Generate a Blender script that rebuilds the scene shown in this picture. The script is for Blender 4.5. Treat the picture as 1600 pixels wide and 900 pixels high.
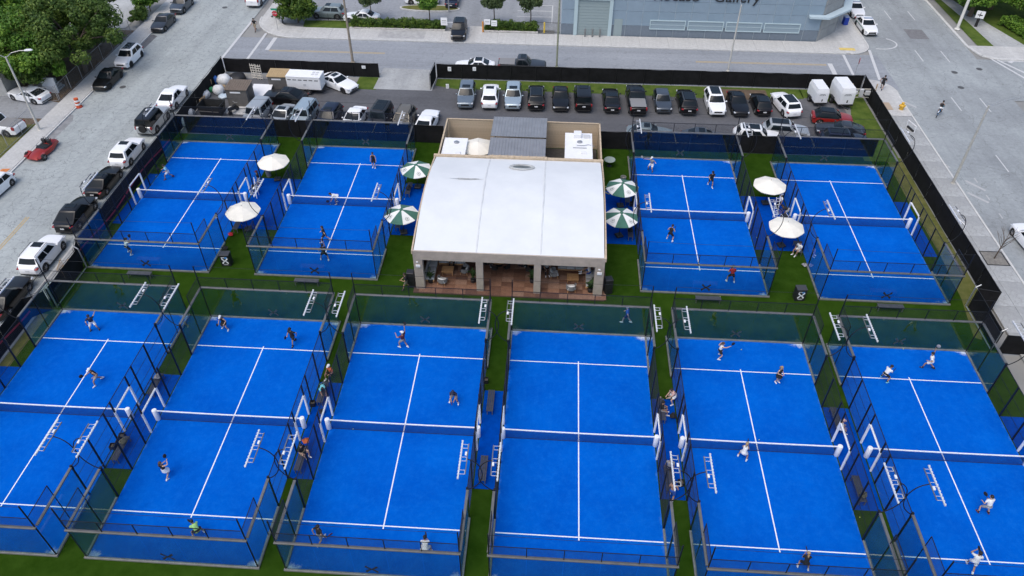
import bpy, math, random
import numpy as np
from mathutils import Vector, Matrix, Quaternion
random.seed(7); rng = np.random.default_rng(7)
scene = bpy.context.scene
for o in list(bpy.data.objects): bpy.data.objects.remove(o)
COL = scene.collection
R = math.radians

# ------------------------------------------------------------------ camera
CAM = (-2.56636, -30.57637, 40.85431); YAW, PIT, ROL, FPX = -0.0611270, 0.7310463, 0.0030557, 1179.327
def cam_axes():
    cy, sy, cp, sp = math.cos(YAW), math.sin(YAW), math.cos(PIT), math.sin(PIT)
    f = Vector((sy*cp, cy*cp, -sp)); r = Vector((cy, -sy, 0)); u = r.cross(f)
    return r*math.cos(ROL)+u*math.sin(ROL), -r*math.sin(ROL)+u*math.cos(ROL), f
RX, UX, FX = cam_axes()
cd = bpy.data.cameras.new('camera'); cam = bpy.data.objects.new('camera', cd); COL.objects.link(cam)
cd.sensor_width = 36; cd.lens = FPX/1600*36; cd.clip_end = 2000; cd.clip_start = 0.5
cam.matrix_world = Matrix(((RX.x, UX.x, -FX.x, CAM[0]), (RX.y, UX.y, -FX.y, CAM[1]), (RX.z, UX.z, -FX.z, CAM[2]), (0, 0, 0, 1)))
scene.camera = cam
def at(u, v, z=0.0):
    """photo pixel (1600x900) -> point at height z"""
    d = FX*FPX + RX*(u-800) - UX*(v-450); t = (z-CAM[2])/d.z
    return (CAM[0]+d.x*t, CAM[1]+d.y*t)

# ------------------------------------------------------------------ light
SUN_EL, SUN_AZ = R(62), R(215)       # soft high light through overcast, from behind left
wd = bpy.data.worlds.new('World'); scene.world = wd; wd.use_nodes = True
nt = wd.node_tree; nt.nodes.clear()
sky = nt.nodes.new('ShaderNodeTexSky'); sky.sky_type = 'NISHITA'; sky.sun_disc = False
sky.sun_elevation = SUN_EL; sky.sun_rotation = SUN_AZ; sky.air_density = 1.0; sky.dust_density = 3.0; sky.ozone_density = 1.0
bg = nt.nodes.new('ShaderNodeBackground'); bg.inputs[1].default_value = 0.15
wo = nt.nodes.new('ShaderNodeOutputWorld'); nt.links.new(sky.outputs[0], bg.inputs[0]); nt.links.new(bg.outputs[0], wo.inputs[0])
sl = bpy.data.lights.new('sun', 'SUN'); sl.energy = 0.9; sl.angle = R(40); sl.color = (1, .95, .88)
so = bpy.data.objects.new('sun', sl); COL.objects.link(so)
sd = Vector((math.sin(SUN_AZ)*math.cos(SUN_EL), math.cos(SUN_AZ)*math.cos(SUN_EL), math.sin(SUN_EL)))
so.rotation_euler = sd.to_track_quat('Z', 'Y').to_euler(); so.location = (0, 0, 60)
scene.view_settings.view_transform = 'Standard'; scene.view_settings.look = 'None'
scene.view_settings.gamma = 1; scene.view_settings.exposure = 0.45
scene.render.engine = 'CYCLES'; scene.cycles.transparent_max_bounces = 24

# ------------------------------------------------------------------ materials
MATS = {}
def lin(r, g, b):
    f = lambda c: (c/255/12.92) if c/255 <= .04045 else ((c/255+.055)/1.055)**2.4
    return (f(r), f(g), f(b))
def mat(name, col, rough=.6, metal=0, var=.0, scale=3, bump=0, bscale=40, coat=0, spec=.5, col2=None, dirt=0, emit=None):
    if name in MATS: return MATS[name]
    m = bpy.data.materials.new(name); m.use_nodes = True; n = m.node_tree; N = n.nodes; L = n.links
    p = N['Principled BSDF']; p.inputs['Base Color'].default_value = (*col, 1)
    p.inputs['Roughness'].default_value = rough; p.inputs['Metallic'].default_value = metal
    p.inputs['Coat Weight'].default_value = coat; p.inputs['Coat Roughness'].default_value = .05
    p.inputs['Specular IOR Level'].default_value = spec
    tc = N.new('ShaderNodeTexCoord')
    if var or col2:
        t = N.new('ShaderNodeTexNoise'); t.inputs['Scale'].default_value = scale; t.inputs['Detail'].default_value = 7
        t.inputs['Roughness'].default_value = .65; L.new(tc.outputs['Object'], t.inputs['Vector'])
        rp = N.new('ShaderNodeValToRGB'); c2 = col2 or tuple(min(1, c*(1+var)) for c in col); c1 = col if col2 else tuple(c*(1-var) for c in col)
        rp.color_ramp.elements[0].color = (*c1, 1); rp.color_ramp.elements[1].color = (*c2, 1)
        rp.color_ramp.elements[0].position = .32; rp.color_ramp.elements[1].position = .68
        L.new(t.outputs['Fac'], rp.inputs['Fac']); L.new(rp.outputs[0], p.inputs['Base Color'])
    if bump:
        t2 = N.new('ShaderNodeTexNoise'); t2.inputs['Scale'].default_value = bscale; t2.inputs['Detail'].default_value = 4
        L.new(tc.outputs['Object'], t2.inputs['Vector'])
        b = N.new('ShaderNodeBump'); b.inputs['Strength'].default_value = bump; b.inputs['Distance'].default_value = .02
        L.new(t2.outputs['Fac'], b.inputs['Height']); L.new(b.outputs[0], p.inputs['Normal'])
    if emit:
        p.inputs['Emission Color'].default_value = (*emit, 1); p.inputs['Emission Strength'].default_value = 1
    MATS[name] = m; return m

def asphalt(name, base, crack, patch, rough=.85, crack_scale=.55, crack_w=.018, bands=0):
    """worn road: broad patches, tyre lanes along one axis, hairline cracks, fine grain"""
    m = bpy.data.materials.new(name); m.use_nodes = True; n = m.node_tree; N = n.nodes; L = n.links
    p = N['Principled BSDF']; p.inputs['Roughness'].default_value = rough; p.inputs['Specular IOR Level'].default_value = .3
    tc = N.new('ShaderNodeTexCoord')
    def noise(sc, det=6, vec=None, ro=.6):
        t = N.new('ShaderNodeTexNoise'); t.inputs['Scale'].default_value = sc; t.inputs['Detail'].default_value = det; t.inputs['Roughness'].default_value = ro
        L.new(vec or tc.outputs['Object'], t.inputs['Vector']); return t
    def ramp(src, a, b, ca, cb):
        r = N.new('ShaderNodeValToRGB'); r.color_ramp.elements[0].position = a; r.color_ramp.elements[1].position = b
        r.color_ramp.elements[0].color = (*ca, 1); r.color_ramp.elements[1].color = (*cb, 1); L.new(src, r.inputs['Fac']); return r
    def mix(f, a, b, mode='MIX'):
        x = N.new('ShaderNodeMix'); x.data_type = 'RGBA'; x.blend_type = mode
        if isinstance(f, float): x.inputs[0].default_value = f
        else: L.new(f, x.inputs[0])
        for i, s in ((6, a), (7, b)):
            if isinstance(s, tuple): x.inputs[i].default_value = (*s, 1)
            else: L.new(s, x.inputs[i])
        return x.outputs[2]
    c = ramp(noise(.10, 5).outputs['Fac'], .35, .65, patch, base).outputs[0]
    mp = N.new('ShaderNodeMapping'); mp.inputs['Scale'].default_value = (1.1, .04, 1) if bands == 0 else (.04, 1.1, 1)
    L.new(tc.outputs['Object'], mp.inputs['Vector'])
    c = mix(.55, c, mix(1.0, c, ramp(noise(.6, 4, mp.outputs[0]).outputs['Fac'], .3, .7, (.72, .72, .73), (1.12, 1.12, 1.12)).outputs[0], 'MULTIPLY'))
    gr = ramp(noise(60, 3).outputs['Fac'], .3, .7, (.86, .86, .86), (1.1, 1.1, 1.1)).outputs[0]
    c = mix(1.0, c, gr, 'MULTIPLY')
    st = ramp(noise(.55, 10, None, .78).outputs['Fac'], .56, .74, (0, 0, 0), (1, 1, 1)).outputs[0]
    c = mix(st, c, mix(1.0, c, (.66, .655, .65), 'MULTIPLY'))
    bl = ramp(noise(2.6, 9, None, .8).outputs['Fac'], .36, .66, (.84, .84, .84), (1.1, 1.1, 1.1)).outputs[0]
    c = mix(1.0, c, bl, 'MULTIPLY')
    if crack_w:
        wv = N.new('ShaderNodeVectorMath'); wv.operation = 'ADD'; nz = noise(1.5, 5); sc = N.new('ShaderNodeVectorMath'); sc.operation = 'SCALE'; sc.inputs['Scale'].default_value = 1.1
        L.new(nz.outputs['Color'], sc.inputs[0]); L.new(tc.outputs['Object'], wv.inputs[0]); L.new(sc.outputs[0], wv.inputs[1])
        vo = N.new('ShaderNodeTexVoronoi'); vo.feature = 'DISTANCE_TO_EDGE'; vo.inputs['Scale'].default_value = crack_scale
        L.new(wv.outputs[0], vo.inputs['Vector'])
        ck = ramp(vo.outputs['Distance'], 0.0, crack_w, (1, 1, 1), (0, 0, 0)).outputs[0]
        gate = ramp(noise(.35, 3).outputs['Fac'], .36, .50, (0, 0, 0), (.9, .9, .9)).outputs[0]
        ck = mix(1.0, ck, gate, 'MULTIPLY')
        c = mix(ck, c, crack)
    L.new(c, p.inputs['Base Color'])
    b = N.new('ShaderNodeBump'); b.inputs['Strength'].default_value = .35; b.inputs['Distance'].default_value = .01
    L.new(noise(45, 3).outputs['Fac'], b.inputs['Height']); L.new(b.outputs[0], p.inputs['Normal'])
    MATS[name] = m; return m

def court_material():
    m = bpy.data.materials.new('court_blue'); m.use_nodes = True; n = m.node_tree; N = n.nodes; L = n.links
    p = N['Principled BSDF']; p.inputs['Roughness'].default_value = .95; p.inputs['Specular IOR Level'].default_value = .02
    tc = N.new('ShaderNodeTexCoord'); oi = N.new('ShaderNodeObjectInfo')
    add = N.new('ShaderNodeVectorMath'); add.operation = 'MULTIPLY_ADD'; L.new(oi.outputs['Location'], add.inputs[0]); add.inputs[1].default_value = (3.1, 2.3, 0)
    L.new(tc.outputs['Object'], add.inputs[2])
    def noise(sc, det=6, ro=.6):
        t = N.new('ShaderNodeTexNoise'); t.inputs['Scale'].default_value = sc; t.inputs['Detail'].default_value = det; t.inputs['Roughness'].default_value = ro
        L.new(add.outputs[0], t.inputs['Vector']); return t.outputs['Fac']
    def ramp(src, a, b, ca, cb):
        r = N.new('ShaderNodeValToRGB'); r.color_ramp.elements[0].position = a; r.color_ramp.elements[1].position = b
        r.color_ramp.elements[0].color = (*ca, 1); r.color_ramp.elements[1].color = (*cb, 1); L.new(src, r.inputs['Fac']); return r.outputs[0]
    def mix(f, a, b, mode='MIX'):
        x = N.new('ShaderNodeMix'); x.data_type = 'RGBA'; x.blend_type = mode; L.new(f, x.inputs[0]) if not isinstance(f, float) else setattr(x.inputs[0], 'default_value', f)
        for i, s in ((6, a), (7, b)):
            if isinstance(s, tuple): x.inputs[i].default_value = (*s, 1)
            else: L.new(s, x.inputs[i])
        return x.outputs[2]
    def math_(op, a, b=None):
        x = N.new('ShaderNodeMath'); x.operation = op
        for i, s in ((0, a), (1, b)):
            if s is None: continue
            if isinstance(s, (int, float)): x.inputs[i].default_value = s
            else: L.new(s, x.inputs[i])
        return x.outputs[0]
    c = ramp(noise(.35, 4), .3, .7, (.000, .082, .46), (.0, .113, .555))
    c = mix(.5, c, mix(1.0, c, ramp(noise(28, 3), .3, .7, (.8, .85, .9), (1.2, 1.12, 1.06)), 'MULTIPLY'))
    sx = N.new('ShaderNodeSeparateXYZ'); L.new(tc.outputs['Object'], sx.inputs[0])
    ax, ay = math_('ABSOLUTE', sx.outputs[0]), math_('ABSOLUTE', sx.outputs[1])
    # drifted sand: broad faint film, and small heaps in the corners
    film = ramp(noise(2.2, 12, .85), .46, .80, (0, 0, 0), (.34, .34, .34))
    c = mix(film, c, (.02, .24, .78))
    scuff = ramp(noise(7, 10, .9), .60, .72, (0, 0, 0), (.22, .22, .22))
    c = mix(scuff, c, (.10, .34, .80))
    dx, dy = math_('SUBTRACT', 5.0, ax), math_('SUBTRACT', 10.0, ay)
    dist = math_('SQRT', math_('ADD', math_('MULTIPLY', dx, dx), math_('MULTIPLY', math_('MULTIPLY', dy, dy), 3.0)))
    val = math_('ADD', math_('MULTIPLY', dist, -.75), math_('MULTIPLY', noise(2.2, 8, .7), 1.7))
    c = mix(ramp(val, .28, .75, (0, 0, 0), (.85, .85, .85)), c, (.62, .66, .68))
    edge = math_('ADD', math_('MULTIPLY', math_('MINIMUM', dx, dy), -1.1), math_('MULTIPLY', noise(1.7, 8, .75), 1.3))
    c = mix(ramp(edge, .55, 1.0, (0, 0, 0), (.35, .35, .35)), c, (.18, .42, .82))
    L.new(c, p.inputs['Base Color'])
    b = N.new('ShaderNodeBump'); b.inputs['Strength'].default_value = .4; b.inputs['Distance'].default_value = .01
    L.new(noise(70, 2), b.inputs['Height']); L.new(b.outputs[0], p.inputs['Normal'])
    return m

def glass_material(name, tint, ior=1.5):
    m = bpy.data.materials.new(name); m.use_nodes = True; n = m.node_tree; N = n.nodes; L = n.links; N.clear()
    o = N.new('ShaderNodeOutputMaterial'); mx = N.new('ShaderNodeMixShader'); fr = N.new('ShaderNodeFresnel'); fr.inputs[0].default_value = ior
    tr = N.new('ShaderNodeBsdfTransparent'); tr.inputs[0].default_value = (*tint, 1)
    gl = N.new('ShaderNodeBsdfGlossy'); gl.inputs['Roughness'].default_value = .015; gl.inputs[0].default_value = (.95, .97, 1, 1)
    ge = N.new('ShaderNodeNewGeometry'); mr = N.new('ShaderNodeMapRange'); mr.inputs['To Min'].default_value = ior; mr.inputs['To Max'].default_value = 1/ior
    L.new(ge.outputs['Backfacing'], mr.inputs['Value']); L.new(mr.outputs[0], fr.inputs[0])   # a thin pane: same Fresnel on entry and exit
    L.new(fr.outputs[0], mx.inputs[0]); L.new(tr.outputs[0], mx.inputs[1]); L.new(gl.outputs[0], mx.inputs[2]); L.new(mx.outputs[0], o.inputs[0])
    return m
def leaf_material(name, c1, c2, c3, scale=.9):
    m = bpy.data.materials.new(name); m.use_nodes = True; n = m.node_tree; N = n.nodes; L = n.links
    p = N['Principled BSDF']; p.inputs['Roughness'].default_value = .55; p.inputs['Specular IOR Level'].default_value = .3
    ge = N.new('ShaderNodeNewGeometry'); tc = N.new('ShaderNodeTexCoord')
    t = N.new('ShaderNodeTexNoise'); t.inputs['Scale'].default_value = scale; t.inputs['Detail'].default_value = 3; L.new(tc.outputs['Object'], t.inputs['Vector'])
    ad = N.new('ShaderNodeMath'); ad.operation = 'MULTIPLY_ADD'; ad.inputs[1].default_value = .45; L.new(ge.outputs['Random Per Island'], ad.inputs[0])
    s2 = N.new('ShaderNodeMath'); s2.operation = 'ADD'; s2.inputs[1].default_value = -.22; L.new(t.outputs['Fac'], s2.inputs[0]); L.new(s2.outputs[0], ad.inputs[2])
    r = N.new('ShaderNodeValToRGB'); e = r.color_ramp.elements; e[0].position = .25; e[0].color = (*c1, 1); e[1].position = .75; e[1].color = (*c3, 1)
    k = e.new(.5); k.color = (*c2, 1); L.new(ad.outputs[0], r.inputs['Fac']); L.new(r.outputs[0], p.inputs['Base Color'])
    tl = N.new('ShaderNodeBsdfTranslucent'); L.new(r.outputs[0], tl.inputs[0]); mx = N.new('ShaderNodeMixShader'); mx.inputs[0].default_value = .35
    o = N['Material Output']; L.new(p.outputs[0], mx.inputs[1]); L.new(tl.outputs[0], mx.inputs[2]); L.new(mx.outputs[0], o.inputs[0])
    return m

# ------------------------------------------------------------------ mesh helpers
class MB:
    def __init__(s): s.v = []; s.f = []
    def add(s, vs, fs):
        o = len(s.v); s.v += [tuple(v) for v in vs]; s.f += [tuple(i+o for i in f) for f in fs]; return s
    def box(s, c, d, rz=0, taper=1.0):
        x, y, z = (q/2 for q in d); ca, sa = math.cos(rz), math.sin(rz); V = []
        for k in (-1, 1):
            t = taper if k > 0 else 1
            for i, j in ((-1, -1), (1, -1), (1, 1), (-1, 1)):
                a, b = i*x*t, j*y*t; V.append((c[0]+a*ca-b*sa, c[1]+a*sa+b*ca, c[2]+k*z))
        return s.add(V, [(3, 2, 1, 0), (4, 5, 6, 7), (0, 1, 5, 4), (1, 2, 6, 5), (2, 3, 7, 6), (3, 0, 4, 7)])
    def bbox(s, c, d, b=.02):
        """box with chamfered edges"""
        x, y, z = (q/2 for q in d); V = []; rings = []
        for zz, i in ((-z, b), (-z+b, 0), (z-b, 0), (z, b)):
            X, Y = x-i, y-i; k = b*.6
            ring = [(-X+k, -Y), (X-k, -Y), (X, -Y+k), (X, Y-k), (X-k, Y), (-X+k, Y), (-X, Y-k), (-X, -Y+k)]
            rings.append([(c[0]+a, c[1]+q, c[2]+zz) for a, q in ring])
        return s.loft(rings)
    def loft(s, rings, cap=True, closed=True):
        n = len(rings[0]); V = [p for r in rings for p in r]; F = []
        for i in range(len(rings)-1):
            for j in range(n if closed else n-1):
                k = (j+1) % n; F.append((i*n+j, i*n+k, (i+1)*n+k, (i+1)*n+j))
        if cap and closed: F.append(tuple(range(n-1, -1, -1))); F.append(tuple((len(rings)-1)*n+j for j in range(n)))
        return s.add(V, F)
    def tube(s, pts, rad, n=8, cap=True):
        pts = [Vector(p) for p in pts]; rad = rad if isinstance(rad, (list, tuple)) else [rad]*len(pts); rings = []; ref = None
        for i, p in enumerate(pts):
            d = (pts[min(i+1, len(pts)-1)]-pts[max(i-1, 0)])
            d = d.normalized() if d.length > 1e-9 else Vector((0, 0, 1))
            if ref is None: ref = d.orthogonal().normalized()
            a = (ref-d*ref.dot(d)); a = a.normalized() if a.length > 1e-6 else d.orthogonal().normalized(); ref = a; b = d.cross(a)
            rings.append([p+a*(rad[i]*math.cos(2*math.pi*k/n))+b*(rad[i]*math.sin(2*math.pi*k/n)) for k in range(n)])
        return s.loft(rings, cap)
    def lathe(s, prof, n=16, c=(0, 0, 0), axis='z', cap=True):
        rings = []
        for r, h in prof:
            ring = []
            for k in range(n):
                a = 2*math.pi*k/n; x, y = r*math.cos(a), r*math.sin(a)
                ring.append({'z': (c[0]+x, c[1]+y, c[2]+h), 'y': (c[0]+x, c[1]+h, c[2]-y), 'x': (c[0]+h, c[1]+x, c[2]+y)}[axis])
            rings.append(ring)
        return s.loft(rings, cap)
    def prism(s, poly, z0, z1):
        return s.loft([[(x, y, z0) for x, y in poly], [(x, y, z1) for x, y in poly]])
    def sheet(s, poly, z): return s.add([(x, y, z) for x, y in poly], [tuple(range(len(poly)))])
    def mesh(s, name, smooth=None):
        me = bpy.data.meshes.new(name); me.from_pydata(s.v, [], s.f); me.update()
        if smooth is not None:
            me.shade_smooth(); me.set_sharp_from_angle(angle=R(smooth))
        return me
    def build(s, name, m=None, parent=None, loc=(0, 0, 0), rz=0, smooth=None):
        return obj(name, s.mesh(name, smooth), m, parent, loc, rz)
def obj(name, me, m=None, parent=None, loc=(0, 0, 0), rz=0):
    o = bpy.data.objects.new(name, me); COL.objects.link(o); o.location = loc; o.rotation_euler = (0, 0, rz)
    if m is not None:
        if len(me.materials) == 0: me.materials.append(m)
        elif me.materials[0] is not m: o.material_slots[0].link = 'OBJECT'; o.material_slots[0].material = m
    if parent is not None: o.parent = parent
    return o
def tag(o, label, cat, group=None):
    o['label'] = label; o['category'] = cat
    if group: o['group'] = group
    return o
def thing(name, label, cat, loc=(0, 0, 0), rz=0, group=None):
    o = bpy.data.objects.new(name, None); COL.objects.link(o); o.empty_display_size = .2
    o.location = loc if len(loc) == 3 else (*loc, 0); o.rotation_euler = (0, 0, rz); return tag(o, label, cat, group)
def structure(o): o['kind'] = 'structure'; return o
def stuff(o): o['kind'] = 'stuff'; return o
def text_mesh(s, size, extrude, name, spacing=1.0):
    c = bpy.data.curves.new(name, 'FONT'); c.body = s; c.size = size; c.extrude = extrude; c.align_x = 'CENTER'; c.space_character = spacing; c.resolution_u = 3
    o = bpy.data.objects.new(name, c); COL.objects.link(o); bpy.context.view_layer.update()
    me = bpy.data.meshes.new_from_object(o.evaluated_get(bpy.context.evaluated_depsgraph_get())); me.name = name
    bpy.data.objects.remove(o); bpy.data.curves.remove(c); return me

M = {}
M['asphalt_left'] = asphalt('asphalt_left', (.415, .45, .445), (.16, .17, .17), (.33, .36, .36), crack_scale=.95, crack_w=.026)
M['asphalt_far'] = asphalt('asphalt_far', (.315, .335, .36), (.18, .185, .19), (.28, .30, .325), crack_scale=.25, crack_w=.006, bands=1)
M['asphalt_right'] = asphalt('asphalt_right', (.36, .39, .395), (.17, .18, .18), (.27, .29, .30), crack_scale=.3, crack_w=.010)
M['asphalt_lot'] = asphalt('asphalt_lot', (.135, .138, .148), (.07, .07, .07), (.095, .097, .105), crack_scale=.2, crack_w=.004, bands=1)
M['asphalt_back'] = asphalt('asphalt_back', (.31, .325, .345), (.17, .17, .17), (.27, .285, .30), crack_scale=.25, crack_w=.006)
M['concrete'] = asphalt('concrete', (.56, .56, .54), (.30, .30, .29), (.50, .50, .485), crack_scale=.3, crack_w=.004)
M['concrete_old'] = asphalt('concrete_old', (.46, .475, .47), (.22, .22, .21), (.33, .34, .34), crack_scale=.5, crack_w=.012)
M['court'] = court_material()
M['blue_turf'] = mat('blue_turf', (.0, .058, .36), .95, var=.14, scale=2.5, bump=.4, bscale=60, spec=.02)
M['turf'] = mat('turf', (.016, .043, .003), .98, scale=.9, col2=(.030, .066, .007), bump=.8, bscale=30, spec=.02)
M['grass'] = mat('grass', (.045, .085, .012), .95, scale=.9, col2=(.105, .145, .028), bump=.8, bscale=14, spec=.15)
M['dry_grass'] = mat('dry_grass', (.085, .10, .022), .95, scale=1.2, col2=(.16, .155, .055), bump=.8, bscale=14, spec=.15)
M['soil'] = mat('soil', (.12, .085, .055), .95, var=.3, scale=1.5, bump=.7, bscale=12)
M['glass'] = glass_material('court_glass', (.80, .885, .88))
M['frame'] = mat('frame_black', (.012, .013, .016), .45, .3, spec=.5)
M['rail'] = mat('rail_grey', (.20, .195, .185), .45, .5, var=.15, scale=2)
M['kerb_grey'] = mat('base_beam_grey', (.17, .17, .165), .8, var=.2, scale=3, bump=.3)
M['wire'] = mat('wire_black', (.015, .016, .02), .5)
M['white'] = mat('white_paint', (.80, .81, .82), .5, var=.04, scale=3)
M['line'] = mat('line_white', (.80, .82, .84), .8, var=.06, scale=12)
M['pad'] = mat('white_padding', (.82, .83, .84), .55, var=.05, scale=4)
M['net'] = mat('net_cord', (.006, .02, .10), .8)
M['led'] = mat('led_white', (.62, .64, .66), .4, .1, var=.08)
M['black_plastic'] = mat('black_plastic', (.016, .016, .018), .5, var=.2, scale=6)
M['dark_metal'] = mat('dark_metal', (.03, .031, .034), .45, .5)
M['fabric_black'] = mat('screen_black', (.010, .010, .011), .85, var=.35, scale=1.6, bump=.25, bscale=9, spec=.2)
M['steel'] = mat('galvanised', (.42, .43, .44), .45, .7, var=.12, scale=6)
M['wood'] = mat('pine_wood', (.42, .29, .16), .7, var=.25, scale=6)
M['white_plastic'] = mat('white_plastic', (.75, .76, .77), .45, var=.05, scale=2)
M['sticker'] = mat('dark_sticker', (.02, .024, .035), .5)
M['marking'] = mat('road_marking', (.62, .63, .63), .8, scale=7, col2=(.44, .445, .45))
M['marking_yellow'] = mat('road_marking_yellow', (.50, .36, .16), .8, scale=5, col2=(.40, .33, .20))
# ------------------------------------------------------------------ ground, roads, pavements
def rect(x0, y0, x1, y1): return [(x0, y0), (x1, y0), (x1, y1), (x0, y1)]
def flat(name, poly, z, m): return structure(MB().sheet(poly, z).build(name, m))
flat('ground', rect(-600, -600, 600, 700), -.06, mat('ground_grey', (.25, .25, .24), .9, var=.25, scale=.08))
flat('left_road', rect(-55, -80, -43.4, 220), 0.0, M['asphalt_left'])
flat('far_road', rect(-43.6, 51.9, 37, 60.9), .004, M['asphalt_far'])
flat('right_road', rect(36.4, -80, 49, 220), 0.0, M['asphalt_right'])
flat('side_road', rect(48.9, 50, 160, 60.6), .004, M['asphalt_right'])
flat('car_park', rect(-41.7, 36.9, 29.4, 49.6), 0.0, M['asphalt_lot'])
flat('turf_ground', rect(-41.9, -22, 31.2, 37.4), -.02, M['turf'])
flat('gravel_entrance', [(-23.4, 48.0), (-16.6, 48.0), (-16.5, 53.2), (-23.2, 53.4)], .009, M['concrete_old'])
flat('verge_grass', [(-16.4, 49.3), (-14, 48.6), (-5, 48.7), (8, 48.5), (15, 48.3), (25.5, 48.9), (25.5, 51.2), (-16.4, 51.0)], .006, M['grass'])
flat('verge_soil', [(14.6, 48.2), (21.5, 48.3), (21.5, 50.7), (14.6, 50.7)], .009, M['soil'])
flat('lawn', [(28.6, 36.2), (32.2, 36.2), (32.2, 51.2), (25.4, 51.2), (25.4, 49.2), (27.8, 48.6), (30.2, 47.2), (29.4, 44), (28.9, 40)], .006, M['grass'])
flat('lawn_patch', [(-25.6, 47.9), (-23.1, 47.8), (-22.6, 50.9), (-25.6, 50.9)], .006, M['grass'])
flat('side_grass', [(29.9, 11.6), (30.4, 11.4), (32.3, 14.8), (32.4, 37), (30.9, 37), (30.75, 30), (30.9, 22), (30.6, 16)], -.012, M['dry_grass'])
flat('left_side_strip', rect(-42.2, -20, -41.2, 9.5), -.012, M['dry_grass'])
flat('back_car_park', rect(-40, 65.6, -2.2, 140), .006, M['asphalt_back'])
flat('back_pavement_ground', rect(-3, 64, 36, 140), .004, M['asphalt_back'])
flat('park_ground', [(50.6, 64.4), (160, 64.4), (160, 160), (49.8, 160)], .01, M['grass'])
flat('house_yard', [(-120, 20), (-57.6, 20), (-57.6, 62), (-120, 62)], -.03, M['soil'])
flat('yard_grass', [(-61, 16), (-57.5, 20), (-57.5, 37.8), (-60.3, 37.2), (-61.5, 30)], -.02, M['dry_grass'])
flat('driveway', [(-110, 38.2), (-57.4, 38.9), (-57.4, 42.4), (-66, 44.5), (-110, 44.5)], -.015, M['asphalt_back'])
flat('left_back_lot', rect(-120, 62.5, -59.2, 120), .0, M['concrete_old'])

def pavement(name, x0, y0, x1, y1, nx, ny, m, z=.12, jitter=.004):
    """base bed plus individual slabs"""
    base = structure(MB().box(((x0+x1)/2, (y0+y1)/2, z/2-.03), (x1-x0, y1-y0, z-.01)).build(name, mat('joint_dark', (.30, .30, .29), .9)))
    dx, dy = (x1-x0)/nx, (y1-y0)/ny; g = .025
    me = MB().box((0, 0, 0), (dx-g, dy-g, .05)).mesh('slab')
    for i in range(nx):
        for j in range(ny):
            o = obj('slab', me, m, base, (x0+dx*(i+.5), y0+dy*(j+.5), z-.025+random.uniform(-jitter, jitter)))
    return base
pavement('far_pavement', -35.5, 61.15, 33.2, 64.2, 19, 1, M['concrete'])
pavement('left_pavement', -57.5, 4, -55.25, 90, 1, 34, M['concrete'])
pavement('right_pavement', 32.55, -6, 36.2, 45.4, 2, 17, M['concrete_old'])
pavement('inner_left_pavement', -43.4, -6, -42.0, 48, 1, 20, M['concrete_old'], z=.06)
# corner areas
def corner(name, poly, z=.12, m=None): return structure(MB().prism(poly, -.05, z).build(name, m or M['concrete']))
def arc(cx, cy, r, a0, a1, n=10): return [(cx+r*math.cos(R(a0+(a1-a0)*i/n)), cy+r*math.sin(R(a0+(a1-a0)*i/n))) for i in range(n+1)]
corner('northwest_corner', arc(-36.2, 67.2, 6.1, 180, 270) + [(-35.5, 61.1), (-35.5, 64.2), (-38.5, 64.6), (-40.5, 67), (-41, 140), (-43, 140)])
corner('northeast_corner', [(33.2, 61.15)] + arc(33.8, 63.9, 2.75, 270, 360) + [(36.6, 140), (32, 140), (30.4, 64.2), (33.2, 64.2)])
corner('southeast_corner', [(32.5, 45.5), (36.2, 45.5)] + arc(33.6, 51.2, 2.9, 0, 90, 8) + [(32.5, 54.1)], .11)
corner('east_corner', [(49.2, 64.4), (49.2, 63.6)] + [(50, 61.6), (51.6, 60.8), (53, 60.9), (70, 60.9), (70, 64.4)], .1)
corner('park_path', [(52.6, 64.4), (56.8, 64.4), (54.6, 72), (52.6, 82), (51.2, 82), (52.2, 72)], .03, M['concrete_old'])
corner('driveway_apron', [(-15.9, 60.95), (-12.2, 60.95), (-12.4, 66), (-15.7, 66)], .134)
def kerb(name, pts, w=.17, h=.15, m=None):
    b = MB()
    for (x0, y0), (x1, y1) in zip(pts, pts[1:]):
        a = math.atan2(y1-y0, x1-x0); l = math.hypot(x1-x0, y1-y0); b.box(((x0+x1)/2, (y0+y1)/2, h/2-.02), (l+.005, w, h), a)
    return structure(b.build(name, m or mat('kerb_concrete', (.55, .55, .53), .85, var=.12, scale=2, bump=.3)))
kerb('far_kerb', [(-35.6, 61.03), (33.3, 61.03)])
kerb('left_kerb', [(-55.1, 4), (-55.1, 90)])
kerb('right_kerb', [(36.3, -6), (36.3, 50.8)])
kerb('inner_left_kerb', [(-43.42, -6), (-43.42, 50)], h=.1)
kerb('northwest_kerb', arc(-36.2, 67.2, 6.2, 180, 270, 12) + [(-35.6, 61.02)])
kerb('northeast_kerb', arc(33.8, 63.9, 2.86, 270, 360, 8) + [(36.68, 100)])
kerb('east_kerb', [(49.1, 160), (49.1, 64.2)] + [(49.9, 61.5), (51.6, 60.7), (70, 60.75)], w=.35)
# utility trench patch, gutter stain
flat('road_patch', rect(42.8, 66.2, 45.2, 69.2), .004, mat('patch_dark', (.17, .17, .175), .9, var=.2, scale=2))
flat('gutter_patch', [(-55, 56.2), (-54.1, 56.5), (-54.0, 60.4), (-54.7, 60.8), (-55, 60.6)], .004, mat('patch_damp', (.13, .13, .135), .7, var=.2, scale=2))
flat('gutter_stain', [(-55, 33.2), (-54.2, 33.9), (-54.1, 38.6), (-54.6, 39.8), (-55, 39.9)], .004, mat('patch_stain', (.24, .245, .25), .8, var=.25, scale=1.5))
flat('pavement_patch', rect(-25.6, 61.6, -19.6, 64.1), .128, mat('patch_pave', (.30, .30, .30), .9, col2=(.45, .45, .44), scale=1.5))

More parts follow.
